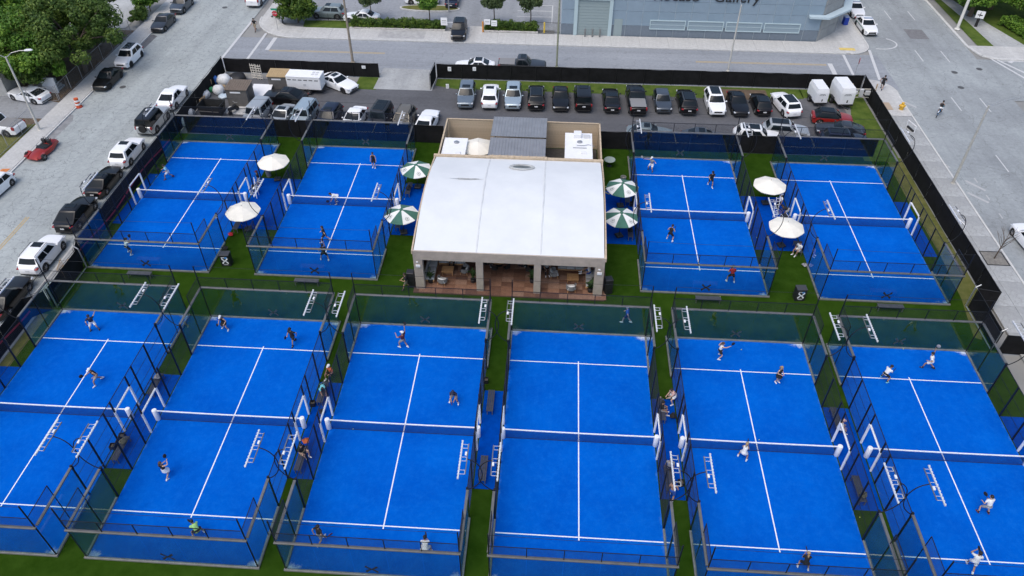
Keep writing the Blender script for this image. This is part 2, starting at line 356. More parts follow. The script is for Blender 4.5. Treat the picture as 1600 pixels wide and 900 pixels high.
# ------------------------------------------------------------------ painted markings (thin sheets, each its own)
def mark(name, x0, y0, x1, y1, w, m=None, z=.009):
    a = math.atan2(y1-y0, x1-x0); px, py = -math.sin(a)*w/2, math.cos(a)*w/2
    return structure(MB().sheet([(x0-px, y0-py), (x1-px, y1-py), (x1+px, y1+py), (x0+px, y0+py)], z).build(name, m or M['marking']))
for x in (42.2, 45.35):
    for y in (72.3, 59.6, 47.3, 35.1, 22.8): mark('lane_dash', x, y, x, y+3.1, .12)
mark('crosswalk_line', -43.5, 52.5, -43.4, 66.2, .32); mark('crosswalk_line', -40.3, 53, -40.3, 62.2, .32)
mark('stop_bar', -38.7, 57.3, -38.7, 61, .5)
mark('crosswalk_line', 32.6, 54.3, 32.9, 60.8, .32); mark('crosswalk_line', 35.4, 54.2, 36.5, 62.4, .34)
mark('stop_bar', 30.5, 54.6, 30.6, 58.2, .55)
mark('crosswalk_line', 50.2, 62.4, 53.8, 52.6, .3); mark('crosswalk_line', 51.4, 60.6, 56, 52.2, .3); mark('stop_bar', 52.6, 59.9, 54.8, 62.2, .45, z=.013)
mark('crosswalk_line', 51.6, 60.3, 58, 60.5, .18, z=.012)
for o in (-.12, .12):
    mark('centre_line', -38.4, 57.2+o, -23.8, 57.35+o, .12, M['marking_yellow']); mark('centre_line', 14.4, 57.6+o, 30.1, 57.8+o, .12, M['marking_yellow'])
    mark('centre_line', -49.6+o, 4, -49.6+o, 21.6, .12, M['marking_yellow'])
ring = [(38.2+2.3*math.cos(t), 64.6+1.8*math.sin(t)) for t in np.linspace(-1.9, .9, 14)]
for a, b in zip(ring, ring[1:]): mark('curved_marking', *a, *b, .18)
for i, (a, b) in enumerate((((1420, 206), (1450, 220)), ((1450, 246), (1480, 260)), ((1470, 253), (1484, 262)), ((1508, 282), (1540, 298)), ((1512, 301), (1545, 317)), ((1392, 150), (1432, 168)))):
    (x0, y0), (x1, y1) = at(*a), at(*b); mark('worn_chevron', x0, y0, x1, y1, .28, mat('marking_worn', (.36, .365, .37), .85, scale=6, col2=(.48, .48, .48)))
for i in range(7): mark('parking_line', 38.4, 33.2-i*2.9+.6, 38.4, 33.2-i*2.9-.2, .12, mat('marking_worn', (.4, .4, .4)))
for (x, y) in ((44.9, 56.8), (48.2, 57.9), (44.2, 52.9), (-48.6, 70.2), (-52.2, 46.5)):
    structure(MB().lathe([(.36, .012), (.36, .016), (.0, .018)], 18, (x, y, 0)).build('manhole_cover', mat('iron', (.12, .12, .12), .6, .4, var=.3, scale=9)))

# ------------------------------------------------------------------ black screen fences round the club
def screen_fence(label, pts, h=2.0, post=3.0, group='black screen fences round the club', stripe=False):
    t = thing('screen_fence', label, 'fence', (*pts[0], 0), group=group); ox, oy = pts[0]
    for (x0, y0), (x1, y1) in zip(pts, pts[1:]):
        l = math.hypot(x1-x0, y1-y0); n = max(1, round(l/post)); a = math.atan2(y1-y0, x1-x0); nx, ny = -math.sin(a), math.cos(a)
        for k in range(n):
            m0, m1 = k/n, (k+1)/n; s = 7; rows = []
            for q in range(5):
                row = []
                for i in range(s+1):
                    f = m0+(m1-m0)*i/s; w = .035*math.sin(i/s*math.pi)*math.sin(q*1.3+k*2.1) + random.uniform(-.008, .008)
                    dz = -.045*math.sin(i/s*math.pi) if q == 4 else 0
                    row.append((x0+(x1-x0)*f+nx*w-ox, y0+(y1-y0)*f+ny*w-oy, .05+(h-.1)*q/4+dz))
                rows.append(row)
            b = MB().loft(rows, cap=False, closed=False)
            b.build('screen_panel', M['fabric_black'], t, smooth=60)
        bp = None
        for k in range(n+1):
            f = k/n; MB().tube([(x0+(x1-x0)*f-nx*.07-ox, y0+(y1-y0)*f-ny*.07-oy, 0), (x0+(x1-x0)*f-nx*.07-ox, y0+(y1-y0)*f-ny*.07-oy, h)], .03, 6).build('post', M['dark_metal'], t)
        MB().tube([(x0-ox-nx*.07, y0-oy-ny*.07, h-.02), (x1-ox-nx*.07, y1-oy-ny*.07, h-.02)], .022, 6).build('top_rail', M['dark_metal'], t)
    return t
screen_fence('long black screen fence along the left street, beyond the gate recess', [(-41.75, 51.0), (-41.75, 16.4), (-41.2, 15.0)])
screen_fence('short black gate screen set back beside the white suv and wooden stair', [(-41.05, 15.0), (-41.05, 10.2)])
screen_fence('black screen fence at the lower left beside the leftmost front court', [(-41.1, 10.0), (-42.2, 9.0), (-42.2, -16)])
screen_fence('black screen fence in front of the white trailer and sheds', [(-41.6, 51.05), (-23.2, 50.85)], h=1.8)
screen_fence('long black screen fence behind the far row of parked cars', [(-16.4, 51.15), (-2, 51.25), (14, 51.4), (32.3, 51.5)], h=1.85)
screen_fence('short black fence leaf swung open at the gravel entrance', [(-16.55, 51.1), (-16.75, 48.2)])
screen_fence('long black screen fence along the right street pavement', [(32.4, 51.3), (32.4, 14.7)])
screen_fence('black return panel and gate at the right edge by the pavement', [(32.3, 14.6), (30.75, 14.9), (30.75, 10.3)])
screen_fence('black screen fence at the lower right edge beside the last front court', [(30.9, 10.0), (33.2, 9.9), (33.2, -16)])
screen_fence('black screen between the parked cars and the two left back courts', [(-40.8, 37.0), (-13.7, 36.7)], h=2.1)
screen_fence('black screen between the parked cars and the two right back courts', [(2.0, 36.7), (29.6, 37.0)], h=2.1)
st = MB()
for k in range(30):
    y0, y1 = -14+k*.8, -14+(k+1)*.8
    z0, z1 = .85+.25*math.sin(y0*.5), .85+.25*math.sin(y1*.5)
    st.add([(-42.13, y0, z0), (-42.13, y1, z1), (-42.13, y1, z1+.16), (-42.13, y0, z0+.16)], [(0, 1, 2, 3)])
for k in range(24):
    y0, y1 = 15.5+k*.8, 15.5+(k+1)*.8; z0, z1 = .7+.2*math.sin(y0*.5), .7+.2*math.sin(y1*.5)
    st.add([(-41.66, y0, z0), (-41.66, y1, z1), (-41.66, y1, z1+.16), (-41.66, y0, z0+.16)], [(0, 1, 2, 3)])
tag(st.build('printed_banner_stripe', mat('print_red', (.42, .03, .06), .8, var=.2)), 'red wavy stripe printed on the inside of the left street fence', 'banner')
# white braces of the two gates
for gx, s in ((-41.0, 1), (30.7, -1)):
    for k, y in enumerate((15.1, 10.3)):
        t = thing('gate_post', ('white steel gate post %s the %s gate' % ('at the far end of' if k == 0 else 'at the near end of', 'left street' if s > 0 else 'right street')), 'gate post', (gx+.12*s, y, 0), group='white gate posts')
        MB().tube([(0, 0, 0), (0, 0, 2.0)], .06, 8).build('upright', M['steel'], t)
        MB().tube([(0, 0, 2.0), (-.35*s, .05, 2.25)], .05, 8).build('top_arm', M['steel'], t)
    b = MB().tube([(gx+.1*s, 10.4, .06), (gx+.1*s, 15.0, .06)], .045, 6)
    tag(b.build('gate_track', M['steel']), 'white steel ground track of the %s gate' % ('left' if s > 0 else 'right'), 'track')
# ------------------------------------------------------------------ padel courts
ME = {}
def wiregrid(w, h, step, r, name):
    """real wires, triangular section, in the XZ plane, origin lower-left"""
    b = MB()
    def wire(p, q):
        p, q = Vector(p), Vector(q); d = (q-p).normalized(); a = Vector((0, 1, 0)); c = d.cross(a)
        off = [a*r, (a*-.5+c*.87)*r, (a*-.5-c*.87)*r]
        b.add([p+o for o in off]+[q+o for o in off], [(0, 1, 4, 3), (1, 2, 5, 4), (2, 0, 3, 5)])
    for i in range(int(w/step)+1): wire((i*step, 0, 0), (i*step, 0, h))
    for j in range(int(h/step)+1): wire((0, 0, j*step), (w, 0, j*step))
    return b.mesh(name)
ME['side_mesh'] = wiregrid(2.0, 2.9, .1, .0042, 'wire_mesh')
ME['gate_top_mesh'] = wiregrid(2.2, .9, .1, .0042, 'wire_mesh')
ME['gate_side_mesh'] = wiregrid(.9, 2.9, .1, .0042, 'wire_mesh')
ME['top_mesh'] = wiregrid(2.0, .95, .06, .0035, 'wire_mesh')
ME['pane'] = MB().box((0, 0, 1.53), (1.985, .012, 2.86)).mesh('glass_pane')
ME['floor'] = MB().prism(rect(-5, -10, 5, 10), -.03, .02).mesh('floor')
nb = MB(); ME['net'] = None
def netmesh():
    b = MB(); n = 200; r = .0055
    top = lambda x: .92-.04*(1-(x/5)**2)
    for i in range(n+1):
        x = -5+10*i/n; b.add([(x-r, 0, .02), (x+r, 0, .02), (x+r, 0, top(x)), (x-r, 0, top(x))], [(0, 1, 2, 3)])
    for j in range(18):
        for i in range(10):
            x0, x1 = -5+i, -4+i; z0, z1 = .03+(top(x0)-.03)*j/18, .03+(top(x1)-.03)*j/18
            b.add([(x0, .001, z0-r), (x1, .001, z1-r), (x1, .001, z1+r), (x0, .001, z0+r)], [(0, 1, 2, 3)])
    return b.mesh('net')
ME['net'] = netmesh()
tb = MB(); rr = []
for i in range(21):
    x = -5+i*.5; z = .92-.04*(1-(x/5)**2); rr.append([(x, -.035, z-.02), (x, .035, z-.02), (x, .03, z+.045), (x, -.03, z+.045)])
ME['tape'] = tb.loft(rr).mesh('tape')
ME['hem'] = MB().box((0, 0, .035), (9.9, .03, .05)).mesh('bottom_hem')
ME['net_post'] = MB().lathe([(.15, .0), (.17, .03), (.17, .95), (.155, .985), (.06, 1.0)], 14).mesh('net_post', 40)
def xmark():
    b = MB()
    for s in (-1, 1):
        rows = []
        for i in range(9):
            t = -1+i/4; x = t*.34; z = s*(.30*t*(.55+.45*abs(t))); w = .04+.035*abs(t)
            rows.append([(x-w*.6, 0, z+w*s), (x+w*.6, 0, z-w*s)])
        b.loft(rows, cap=False, closed=False)
    return b.mesh('emblem')
ME['x'] = xmark()
for key, d in (('post', (.09, .09, 3.0)), ('thin_post', (.05, .05, 1.0)), ('corner_post', (.065, .065, 5.15)), ('mid_post', (.045, .045, 4.05))):
    ME[key] = MB().bbox((0, 0, d[2]/2), d, .012).mesh(key)
ME['end_rail'] = MB().bbox((0, 0, 3.03), (10.24, .16, .10), .012).mesh('end_rail')
ME['end_beam'] = MB().bbox((0, 0, .05), (10.30, .14, .14), .012).mesh('base_beam')
ME['side_rail'] = MB().bbox((0, 2.0, 3.03), (.16, 3.8, .10), .012).mesh('side_rail')
ME['side_beam'] = MB().bbox((0, 2.0, .05), (.14, 3.86, .14), .012).mesh('base_beam')
ME['mesh_top_rail'] = MB().bbox((0, 0, 3.0), (.045, 12, .045), .008).mesh('mesh_rail')
ME['mesh_mid_rail'] = MB().box((0, 0, 0), (.022, 4.9, .022)).mesh('mesh_rail')
ME['end_top_rail'] = MB().box((0, 0, 4.02), (10.0, .035, .035)).mesh('top_rail')
ME['side_top_rail'] = MB().box((0, 1.0, 4.02), (.035, 2.0, .035)).mesh('top_rail')
ME['cable'] = MB().tube([(-5, 0, 5.12), (-2.5, 0, 5.07), (0, 0, 5.05), (2.5, 0, 5.07), (5, 0, 5.12)], .012, 5).mesh('net_cable')
ME['sline'] = MB().sheet(rect(-4.98, -.036, 4.98, .036), .024).mesh('service_line')
ME['cline'] = MB().sheet(rect(-.036, -7.15, .036, 7.15), .028).mesh('centre_line')
ME['pad_post'] = MB().bbox((0, 0, 1.0), (.13, .13, 2.0), .03).mesh('white_pad')
ME['pad_beam'] = MB().bbox((0, 0, 2.0), (.12, 2.1, .12), .03).mesh('white_pad')
def court(label, cx, cy):
    t = thing('padel_court', label, 'court', (cx, cy, 0), group='padel courts')
    fl = obj('floor', ME['floor'], M['court'], t)
    for s in (-1, 1): obj('service_line', ME['sline'], M['line'], fl, (0, 6.95*s, 0))
    obj('centre_line', ME['cline'], M['line'], fl)
    net = stuff(obj('net', ME['net'], M['net'], t, (0, 0, 0)))
    obj('tape', ME['tape'], M['pad'], net); obj('bottom_hem', ME['hem'], M['net'], net)
    for s in (-1, 1):
        obj('net_post', ME['net_post'], M['pad'], t, (5.02*s, 0, .02))
        # end wall
        Y = 10.07*s
        obj('base_beam', ME['end_beam'], M['kerb_grey'], t, (0, Y, 0))
        obj('end_rail', ME['end_rail'], M['rail'], t, (0, Y, 0))
        for k in range(5):
            pn = obj('glass_pane', ME['pane'], M['glass'], t, (-4+2*k, Y, .02))
            if k == 2: obj('emblem', ME['x'], M['sticker'] if s < 0 else mat('lit_sticker', (.045, .06, .06), .6), pn, (0, -.012, .72))  # far emblem: same sticker, lighter colour stands in for being lit against dark
            stuff(obj('wire_mesh', ME['top_mesh'], M['wire'], t, (-5+2*k, Y, 3.08)))
        for k in range(1, 5): obj('thin_post', ME['thin_post'], M['frame'], t, (-5+2*k, Y, 3.04))
        obj('top_rail', ME['end_top_rail'], M['frame'], t, (0, Y, 0)); obj('net_cable', ME['cable'], M['frame'], t, (0, Y, 0))
        for x in (-5.04, 5.04):
            obj('corner_post', ME['corner_post'], M['frame'], t, (x, Y-.05*s, 0))
            obj('side_post', ME['mid_post'], M['frame'], t, (x, 8*s, 0))
            obj('base_beam', ME['side_beam'], M['kerb_grey'], t, (x*1.006, (6.03 if s > 0 else -10.03), 0))
            obj('side_rail', ME['side_rail'], M['rail'], t, (x*1.006, (6.0 if s > 0 else -10.0), 0))
            obj('top_rail', ME['side_top_rail'], M['frame'], t, (x, (8.0 if s > 0 else -10.0), 0))
            for y in (7.0, 9.0): obj('glass_pane', ME['pane'], M['glass'], t, (x*1.006, y*s, .02), R(90))
            stuff(obj('wire_mesh', ME['top_mesh'], M['wire'], t, (x, 8 if s > 0 else -10, 3.08), R(90)))
    for x in (-5.04, 5.04):
        for y in (-6, -4, -2, 2, 4, 6): obj('post', ME['post'], M['frame'], t, (x, y, 0))
        for y in (-1.1, 1.1):
            obj('gate_post', ME['post'], M['frame'], t, (x, y, 0)); obj('white_pad', ME['pad_post'], M['pad'], t, (x, y, .01))
        obj('white_pad', ME['pad_beam'], M['pad'], t, (x, 0, .0))
        obj('mesh_rail', ME['mesh_top_rail'], M['frame'], t, (x, 0, 0))
        for y in (-6, -4, 2, 4): stuff(obj('wire_mesh', ME['side_mesh'], M['wire'], t, (x, y, .08), R(90)))
        for y in (-2, 1.1): stuff(obj('wire_mesh', ME['gate_side_mesh'], M['wire'], t, (x, y, .08), R(90)))
        stuff(obj('wire_mesh', ME['gate_top_mesh'], M['wire'], t, (x, -1.1, 2.08), R(90)))
        for y in (-3.55, 3.55):
            for z in (1.0, 2.0): obj('mesh_rail', ME['mesh_mid_rail'], M['frame'], t, (x, y, z))
    return t
AX = [-35.282, -23.399, -11.672, 0.0, 11.705, 23.642]; BX = [-35.634, -21.526, 10.127, 24.261]; BY = 25.224
nth = ['first', 'second', 'third', 'fourth', 'fifth', 'sixth']
for i, x in enumerate(AX): court('blue padel court in the front row, %s of six from the left' % nth[i], x, 0)
for i, x in enumerate(BX): court('blue padel court in the back row, %s' % ('leftmost beside the street', 'left of the white-roofed pavilion', 'right of the white-roofed pavilion', 'rightmost beside the right street')[i], x, BY)
# blue and green walkways between courts
def walk(x0, x1, cy): structure(MB().sheet(rect(x0, cy-4, x1, cy+4), -.008).build('blue_walkway', M['blue_turf']))
for a, b in zip(AX, AX[1:]): walk(a+5.1, b-5.1, 0)
walk(AX[0]-6.6, AX[0]-5.1, 0); walk(AX[5]+5.1, AX[5]+7, 0)
walk(BX[0]+5.1, BX[1]-5.1, BY); walk(BX[2]+5.1, BX[3]-5.1, BY); walk(BX[1]+5.1, -13.0, BY); walk(1.9, BX[2]-5.1, BY); walk(BX[3]+5.1, BX[3]+6.3, BY); walk(BX[0]-6.0, BX[0]-5.1, BY)

# floodlights on swan-neck arms, two per side of every court
def floodmesh():
    arm = MB(); pts = []
    P0, P1, P2, P3 = Vector((0, 0, 2.9)), Vector((1.25, 0, 3.6)), Vector((1.15, 0, 5.6)), Vector((.12, 0, 5.92))
    for i in range(11):
        t = i/10; pts.append(P0*(1-t)**3+P1*3*t*(1-t)**2+P2*3*t*t*(1-t)+P3*t**3)
    arm.tube(pts, .030, 7); arm.tube([(0, 0, 2.75), (0, 0, 3.1)], .085, 8)
    bar = MB().box((.1, 0, 5.95), (.05, 2.0, .045))
    led = MB(); led.box((-.28, 0, 5.86), (.075, 2.55, .06)); mods = MB()
    for k in range(13): mods.box((-.28, -1.2+k*.2, 5.905), (.10, .10, .04))
    br = MB()
    for q in (-.16, .16): br.box((-.1, q*.8, 5.90), (.34, .018, .03))
    br.box((.06, 0, 5.905), (.02, .27, .03))
    dr = MB().bbox((.02, .3, 6.0), (.12, .22, .1), .015)
    return arm.mesh('arm', 50), bar.mesh('carrier_bar'), led.mesh('lamp_bar'), mods.mesh('lamp_modules'), dr.mesh('driver_box'), br.mesh('bracket')
FM = floodmesh()
def floodlight(label, x, y, side):
    t = thing('floodlight', label, 'floodlight', (x, y, 0), 0 if side > 0 else math.pi, 'floodlights over the courts')
    for me, nm, m in zip(FM, ('arm', 'carrier_bar', 'lamp_bar', 'lamp_modules', 'driver_box'), ('frame', 'rail', 'led', 'led', 'white_plastic')):
        o = obj(nm, me, M[m], t)
        if nm == 'lamp_modules': stuff(o)
    for yy in (-.85, 0, .85): obj('bracket', FM[5], M['led'], t, (0, yy, 0))
for row, xs, cy in (('front', AX, 0), ('back', BX, BY)):
    for i, x in enumerate(xs):
        for s in (-1, 1):
            for q in (-1, 1):
                which = ('%s front court' % nth[i]) if row == 'front' else ('leftmost back court', 'back court left of the pavilion', 'back court right of the pavilion', 'rightmost back court')[i]
                floodlight('white led floodlight, %s %s post of the %s' % ('near' if q < 0 else 'far', 'left' if s < 0 else 'right', which), x+5.04*s, cy+6*q, s)
# ------------------------------------------------------------------ pavilion
def pt(a, b, t): return a+(b-a)*t
M['clad'] = mat('slat_cladding', (.46, .40, .335), .7, var=.12, scale=2)
M['timber'] = mat('pale_timber', (.50, .40, .28), .7, var=.2, scale=4)
def roof_material():
    m = mat('membrane_white', (.64, .665, .68), .55, col2=(.71, .735, .745), scale=.35, bump=.5, bscale=1.8, spec=.2)
    return m
pv = thing('pavilion', 'clubhouse pavilion with white membrane roof and open timber-clad front', 'building', (-5.6, 14.4, 0))
PX0, PX1, PY0, PY1 = -7.45, 7.45, 0.0, 12.9      # local
def rz_(y):  # arched roof height
    t = y/12.9; return 4.0+.35*t+1.1*math.sin(math.pi*min(1, t*1.02))**.9
def roof_bay(x0, x1):
    rows = []
    for i in range(25):
        y = -.15+13.0*i/24; row = []
        for j in range(9):
            x = pt(x0, x1, j/8); e_ = math.sin(math.pi*i/24); sag = (-.05*math.sin(math.pi*j/8)+.018*math.sin(i*1.7+j)+.012*math.sin(j*2.9+i*.4))*e_
            row.append((x, y, rz_(max(0, min(12.9, y)))+sag))
        rows.append(row)
    low = [[(x, y, z-.05) for x, y, z in r] for r in rows]
    b = MB().loft(rows, cap=False, closed=False); b.loft(low, cap=False, closed=False); return b
for x0, x1 in ((-7.35, -2.5), (-2.47, 2.47), (2.5, 7.35)): roof_bay(x0, x1).build('roof_panel', roof_material(), pv, smooth=50)
for x in (-2.485, 2.485):
    b = MB(); rows = []
    for i in range(25):
        y = -.1+12.9*i/24; z = rz_(max(0, y)); rows.append([(x-.09, y, z-.01), (x-.04, y, z+.025), (x+.04, y, z+.025), (x+.09, y, z-.01)])
    b.loft(rows).build('roof_seam', mat('seam_white', (.58, .60, .61), .6, var=.06, scale=2), pv, smooth=50)
# round vent window and a dirt streak in the membrane
b = MB(); n = 28; zc = rz_(10.9)
ring = lambda rx, ry, dz: [(.45+rx*math.cos(2*math.pi*k/n), 10.9+ry*math.sin(2*math.pi*k/n), rz_(10.9+ry*math.sin(2*math.pi*k/n))+dz) for k in range(n)]
b.loft([ring(1.15, .62, .02), ring(1.1, .58, .10), ring(.85, .42, .11), ring(.78, .38, .05)], cap=False)
vent = b.build('roof_vent', mat('vent_grey', (.45, .46, .45), .6, var=.2, scale=2), pv, smooth=50)
MB().add([(.45, 10.9, zc+.055)]+ring(.80, .4, .05), [(0, k+1, (k+1) % n+1) for k in range(n)]).build('vent_glass', mat('vent_glass', (.10, .11, .11), .3, var=.5, scale=3), vent)
b = MB(); cells = []
for k in range(26):
    x = -5.6+k*.12; w = .10*math.sin(math.pi*k/25)**.5*(1 if 6 < k < 22 else .35); cells.append([(x, 8.2-w, rz_(8.2-w)+.014), (x, 8.2+w, rz_(8.2+w)+.014)])
b.loft(cells, cap=False, closed=False).build('dirt_streak', mat('grime', (.22, .22, .21), .8, col2=(.55, .56, .56), scale=3), pv)
# front: fascia and four columns with ribbed cladding
def ribbed(x0, x1, y, z0, z1, depth=.45):
    b = MB(); n = max(2, round((x1-x0)/.06)); poly = []
    for i in range(n):
        a, c = pt(x0, x1, i/n), pt(x0, x1, (i+.55)/n); poly += [(a, y), (c, y), (c, y+.02), (pt(x0, x1, (i+1)/n), y+.02)]
    poly += [(x1, y+depth), (x0, y+depth)]
    return b.prism(poly, z0, z1)
ribbed(-7.45, 7.45, -.2, 3.15, 4.02).build('fascia', M['clad'], pv)
for x0, x1 in ((-7.45, -6.75), (-2.55, -2.0), (2.0, 2.55), (6.75, 7.45)):
    ribbed(x0, x1, -.17, .1, 3.15, .5).build('column', M['clad'], pv)
for x0, x1 in ((-6.7, -2.6), (2.6, 6.7)): MB().box(((x0+x1)/2, .28, 3.05), (x1-x0, .12, .12)).build('blind_box', M['white_plastic'], pv)
for s in (-1, 1):
    MB().box((7.40*s, 12.9/2+.15, 2.05), (.10, 12.7, 3.9)).build('side_wall', M['clad'], pv)
    rows = []
    for i in range(20):
        y = -.2+13.2*i/19; z = rz_(max(0, min(12.9, y)))-.35*max(0, math.sin(math.pi*y/13)); rows.append([(7.48*s-.06, y, z-.3), (7.48*s+.06, y, z-.3), (7.48*s+.06, y, z+.05), (7.48*s-.06, y, z+.05)])
    MB().loft(rows).build('timber_edge', M['timber'], pv)
for x0, x1, dz in ((-7.6, -2.6, 0), (-2.6, 2.6, .07), (2.6, 7.6, 0)):
    MB().box(((x0+x1)/2, 13.02, 4.32+dz), (x1-x0-.02, .28, .32)).build('back_beam', M['timber'], pv)
for k in range(8): MB().box((-2.3+k*.65, 13.0, 4.58), (.06, .34, .06)).build('cleat', M['timber'], pv)
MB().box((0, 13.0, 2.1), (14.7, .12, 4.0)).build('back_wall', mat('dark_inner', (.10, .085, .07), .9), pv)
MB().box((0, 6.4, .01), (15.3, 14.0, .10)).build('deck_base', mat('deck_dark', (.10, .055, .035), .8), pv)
for s, nm in ((-1, 'left'), (1, 'right')):
    for x, y, z in ((7.1*s, -.24, 2.55),): MB().bbox((x, y, z), (.36, .10, .24), .02).build('wall_box', M['white_plastic'], pv)
    MB().tube([(7.1*s-.1, -.22, 2.95), (7.1*s+.02, -.32, 3.0)], .05, 8).build('spot_lamp', M['white_plastic'], pv)
# timber deck tiles
dm = [mat('deck_a', (.17, .085, .053), .6, var=.3, scale=8), mat('deck_b', (.225, .12, .077), .6, var=.3, scale=8), mat('deck_c', (.125, .062, .04), .6, var=.3, scale=8), mat('deck_d', (.27, .16, .11), .6, var=.25, scale=8)]
tme = MB().bbox((0, 0, 0), (.925, .545, .04), .008).mesh('deck_tile')
for j in range(9):
    for i in range(16):
        obj('deck_tile', tme, random.choice(dm), pv, (-7.2+.46+i*.94-.28*(j % 2)*.0, -.28+j*.56, .085+random.uniform(-.003, .003)))

# service yard behind
yd = thing('yard_screen', 'pale timber board screen round the yard behind the pavilion', 'fence', (-5.6, 27.6, 0))
bm_ = MB().box((0, 0, 1.45), (.145, .03, 2.9)).mesh('board')
nbd = 0
for k in range(100):
    x = -7.55+k*.152
    obj('board', bm_, M['timber'], yd, (x, 9.0+random.uniform(-.006, .006), 0))
bs_ = MB().box((0, 0, 1.45), (.03, .145, 2.9)).mesh('board')
for s in (-1, 1):
    for k in range(57): obj('board', bs_, M['timber'], yd, (7.6*s+random.uniform(-.006, .006), .3+k*.152, 0))
    MB().box((7.6*s, 4.6, 2.94), (.14, 8.9, .07)).build('cap_rail', M['timber'], yd)
MB().box((0, 9.0, 2.94), (15.3, .14, .07)).build('cap_rail', M['timber'], yd)
structure(MB().sheet(rect(-13.1, 27.6, 1.9, 36.5), -.004).build('yard_floor', mat('yard_dark', (.06, .055, .05), .9, var=.3)))
# grey standing-seam canopy
sh = thing('yard_canopy', 'grey standing-seam metal canopy over the middle of the yard', 'canopy', (-5.85, 28.4, 0))
for q, (y0, y1, z0, z1) in enumerate(((.1, 3.75, 3.45, 3.62), (3.9, 7.9, 3.70, 3.52))):
    MB().loft([[(-2.65, y0, z0), (2.65, y0, z0), (2.65, y0, z0-.05), (-2.65, y0, z0-.05)], [(-2.65, y1, z1), (2.65, y1, z1), (2.65, y1, z1-.05), (-2.65, y1, z1-.05)]]).build('roof_sheet', mat('sheet_grey', (.33, .335, .345), .45, .5, var=.12, scale=1.2), sh)
    for k in range(19):
        x = -2.6+k*.289; MB().loft([[(x-.015, y0, z0), (x+.015, y0, z0), (x, y0, z0+.05)], [(x-.015, y1, z1), (x+.015, y1, z1), (x, y1, z1+.05)]]).build('seam', mat('sheet_seam', (.42, .42, .425), .45, .4), sh)
for x in (-2.5, 2.5):
    for y in (.3, 7.6): MB().box((x, y, 1.7), (.1, .1, 3.4)).build('post', M['dark_metal'], sh)
for lab, x, y, w, d, hatch in (('white flat-roofed kiosk behind the pavilion on the left', -11.9, 31.45, 2.2, 3.5, 0), ('white flat-roofed kiosk with rooftop cooler behind the pavilion on the right', -.08, 32.3, 2.55, 5.2, 1)):
    k = thing('kiosk', lab, 'kiosk', (x, y, 0), group='white kiosks in the yard')
    MB().bbox((0, 0, 1.35), (w, d, 2.7), .06).build('cabin', M['white_plastic'], k)
    MB().bbox((0, 0, 2.74), (w+.08, d+.08, .10), .03).build('roof', M['white'], k)
    MB().lathe([(.26, 2.79), (.26, 2.87), (.18, 2.9)], 14, (.1, .9, 0)).build('roof_vent', M['steel'], k)
    MB().bbox((.45, -1.0, 2.83), (.5, .4, .09), .03).build('hatch', M['white_plastic'], k)
    if hatch:
        MB().bbox((-.1, 2.0, 3.0), (.75, .8, .42), .05).build('cooler', M['white_plastic'], k)
        MB().bbox((.8, 1.9, 2.86), (.6, .55, .14), .04).build('hatch', mat('pale_grey', (.55, .56, .57), .5), k)
        MB().tube([(-.2, .2, 2.85), (.5, .2, 2.86), (.9, .4, 2.86), (1.5, .4, 2.7)], .03, 5).build('pipe', M['steel'], k)
        MB().box((.1, -.2, 2.83), (1.3, .06, .05)).build('conduit', M['steel'], k)
for k, (x, y) in enumerate(((-2.9, 30.6), (-2.3, 31.3), (-2.7, 32.2))):
    b = MB(); b.box((0, 0, .5), (.6, .5, .05)); [b.box((i*.27, j*.22, .25), (.04, .04, .5)) for i in (-1, 1) for j in (-1, 1)]
    b.box((0, .23, .8), (.6, .04, .5)); tag(b.build('stored_chair', M['dark_metal'], None, (x, y, 0), k*.7), 'dark metal chair stored in the yard, %s beside the right kiosk' % ('nearest', 'middle one', 'farthest')[k], 'chair', 'stored yard chairs')

# ------------------------------------------------------------------ lounge furniture
M['cushion'] = mat('cushion_grey', (.42, .43, .43), .9, var=.12, scale=4, bump=.3, bscale=9)
M['cushion_white'] = mat('cushion_white', (.68, .68, .67), .9, var=.06, scale=4, bump=.3, bscale=9)
M['oak'] = mat('oak', (.45, .25, .11), .55, var=.2, scale=7)
M['wicker'] = mat('wicker_grey', (.20, .20, .20), .8, var=.3, scale=20)
DZ = .105
def sofa(label, x, y, rz, l, pillow=None):
    t = thing('sofa', label, 'sofa', (x, y, DZ), rz, 'lounge sofas')
    MB().bbox((0, 0, .18), (l, .85, .10), .02).build('base', M['oak'], t)
    for k in range(max(1, round(l/.8))):
        w = l/max(1, round(l/.8)); MB().bbox((-l/2+w*(k+.5), .0, .33), (w-.02, .8, .2), .05).build('seat_cushion', M['cushion'], t, smooth=60)
        MB().bbox((-l/2+w*(k+.5), .33, .58), (w-.03, .18, .42), .06).build('back_cushion', M['cushion'], t, smooth=60)
    for sx in (-1, 1):
        for sy in (-1, 1): MB().box((sx*(l/2-.06), sy*.36, .065), (.05, .05, .13)).build('leg', M['oak'], t)
    if pillow: MB().bbox((pillow, .12, .62), (.42, .16, .40), .07).build('pillow', mat('pillow_sage', (.30, .33, .24), .9), t, smooth=60)
def coffee_table(label, x, y, rz=0):
    t = thing('coffee_table', label, 'table', (x, y, DZ), rz, 'lounge coffee tables')
    MB().bbox((0, 0, .37), (.95, .8, .05), .01).build('top', M['oak'], t); MB().box((0, 0, .2), (.8, .66, .03)).build('shelf', M['oak'], t)
    for sx in (-1, 1):
        for sy in (-1, 1): MB().box((sx*.42, sy*.34, .17), (.05, .05, .35)).build('leg', M['oak'], t)
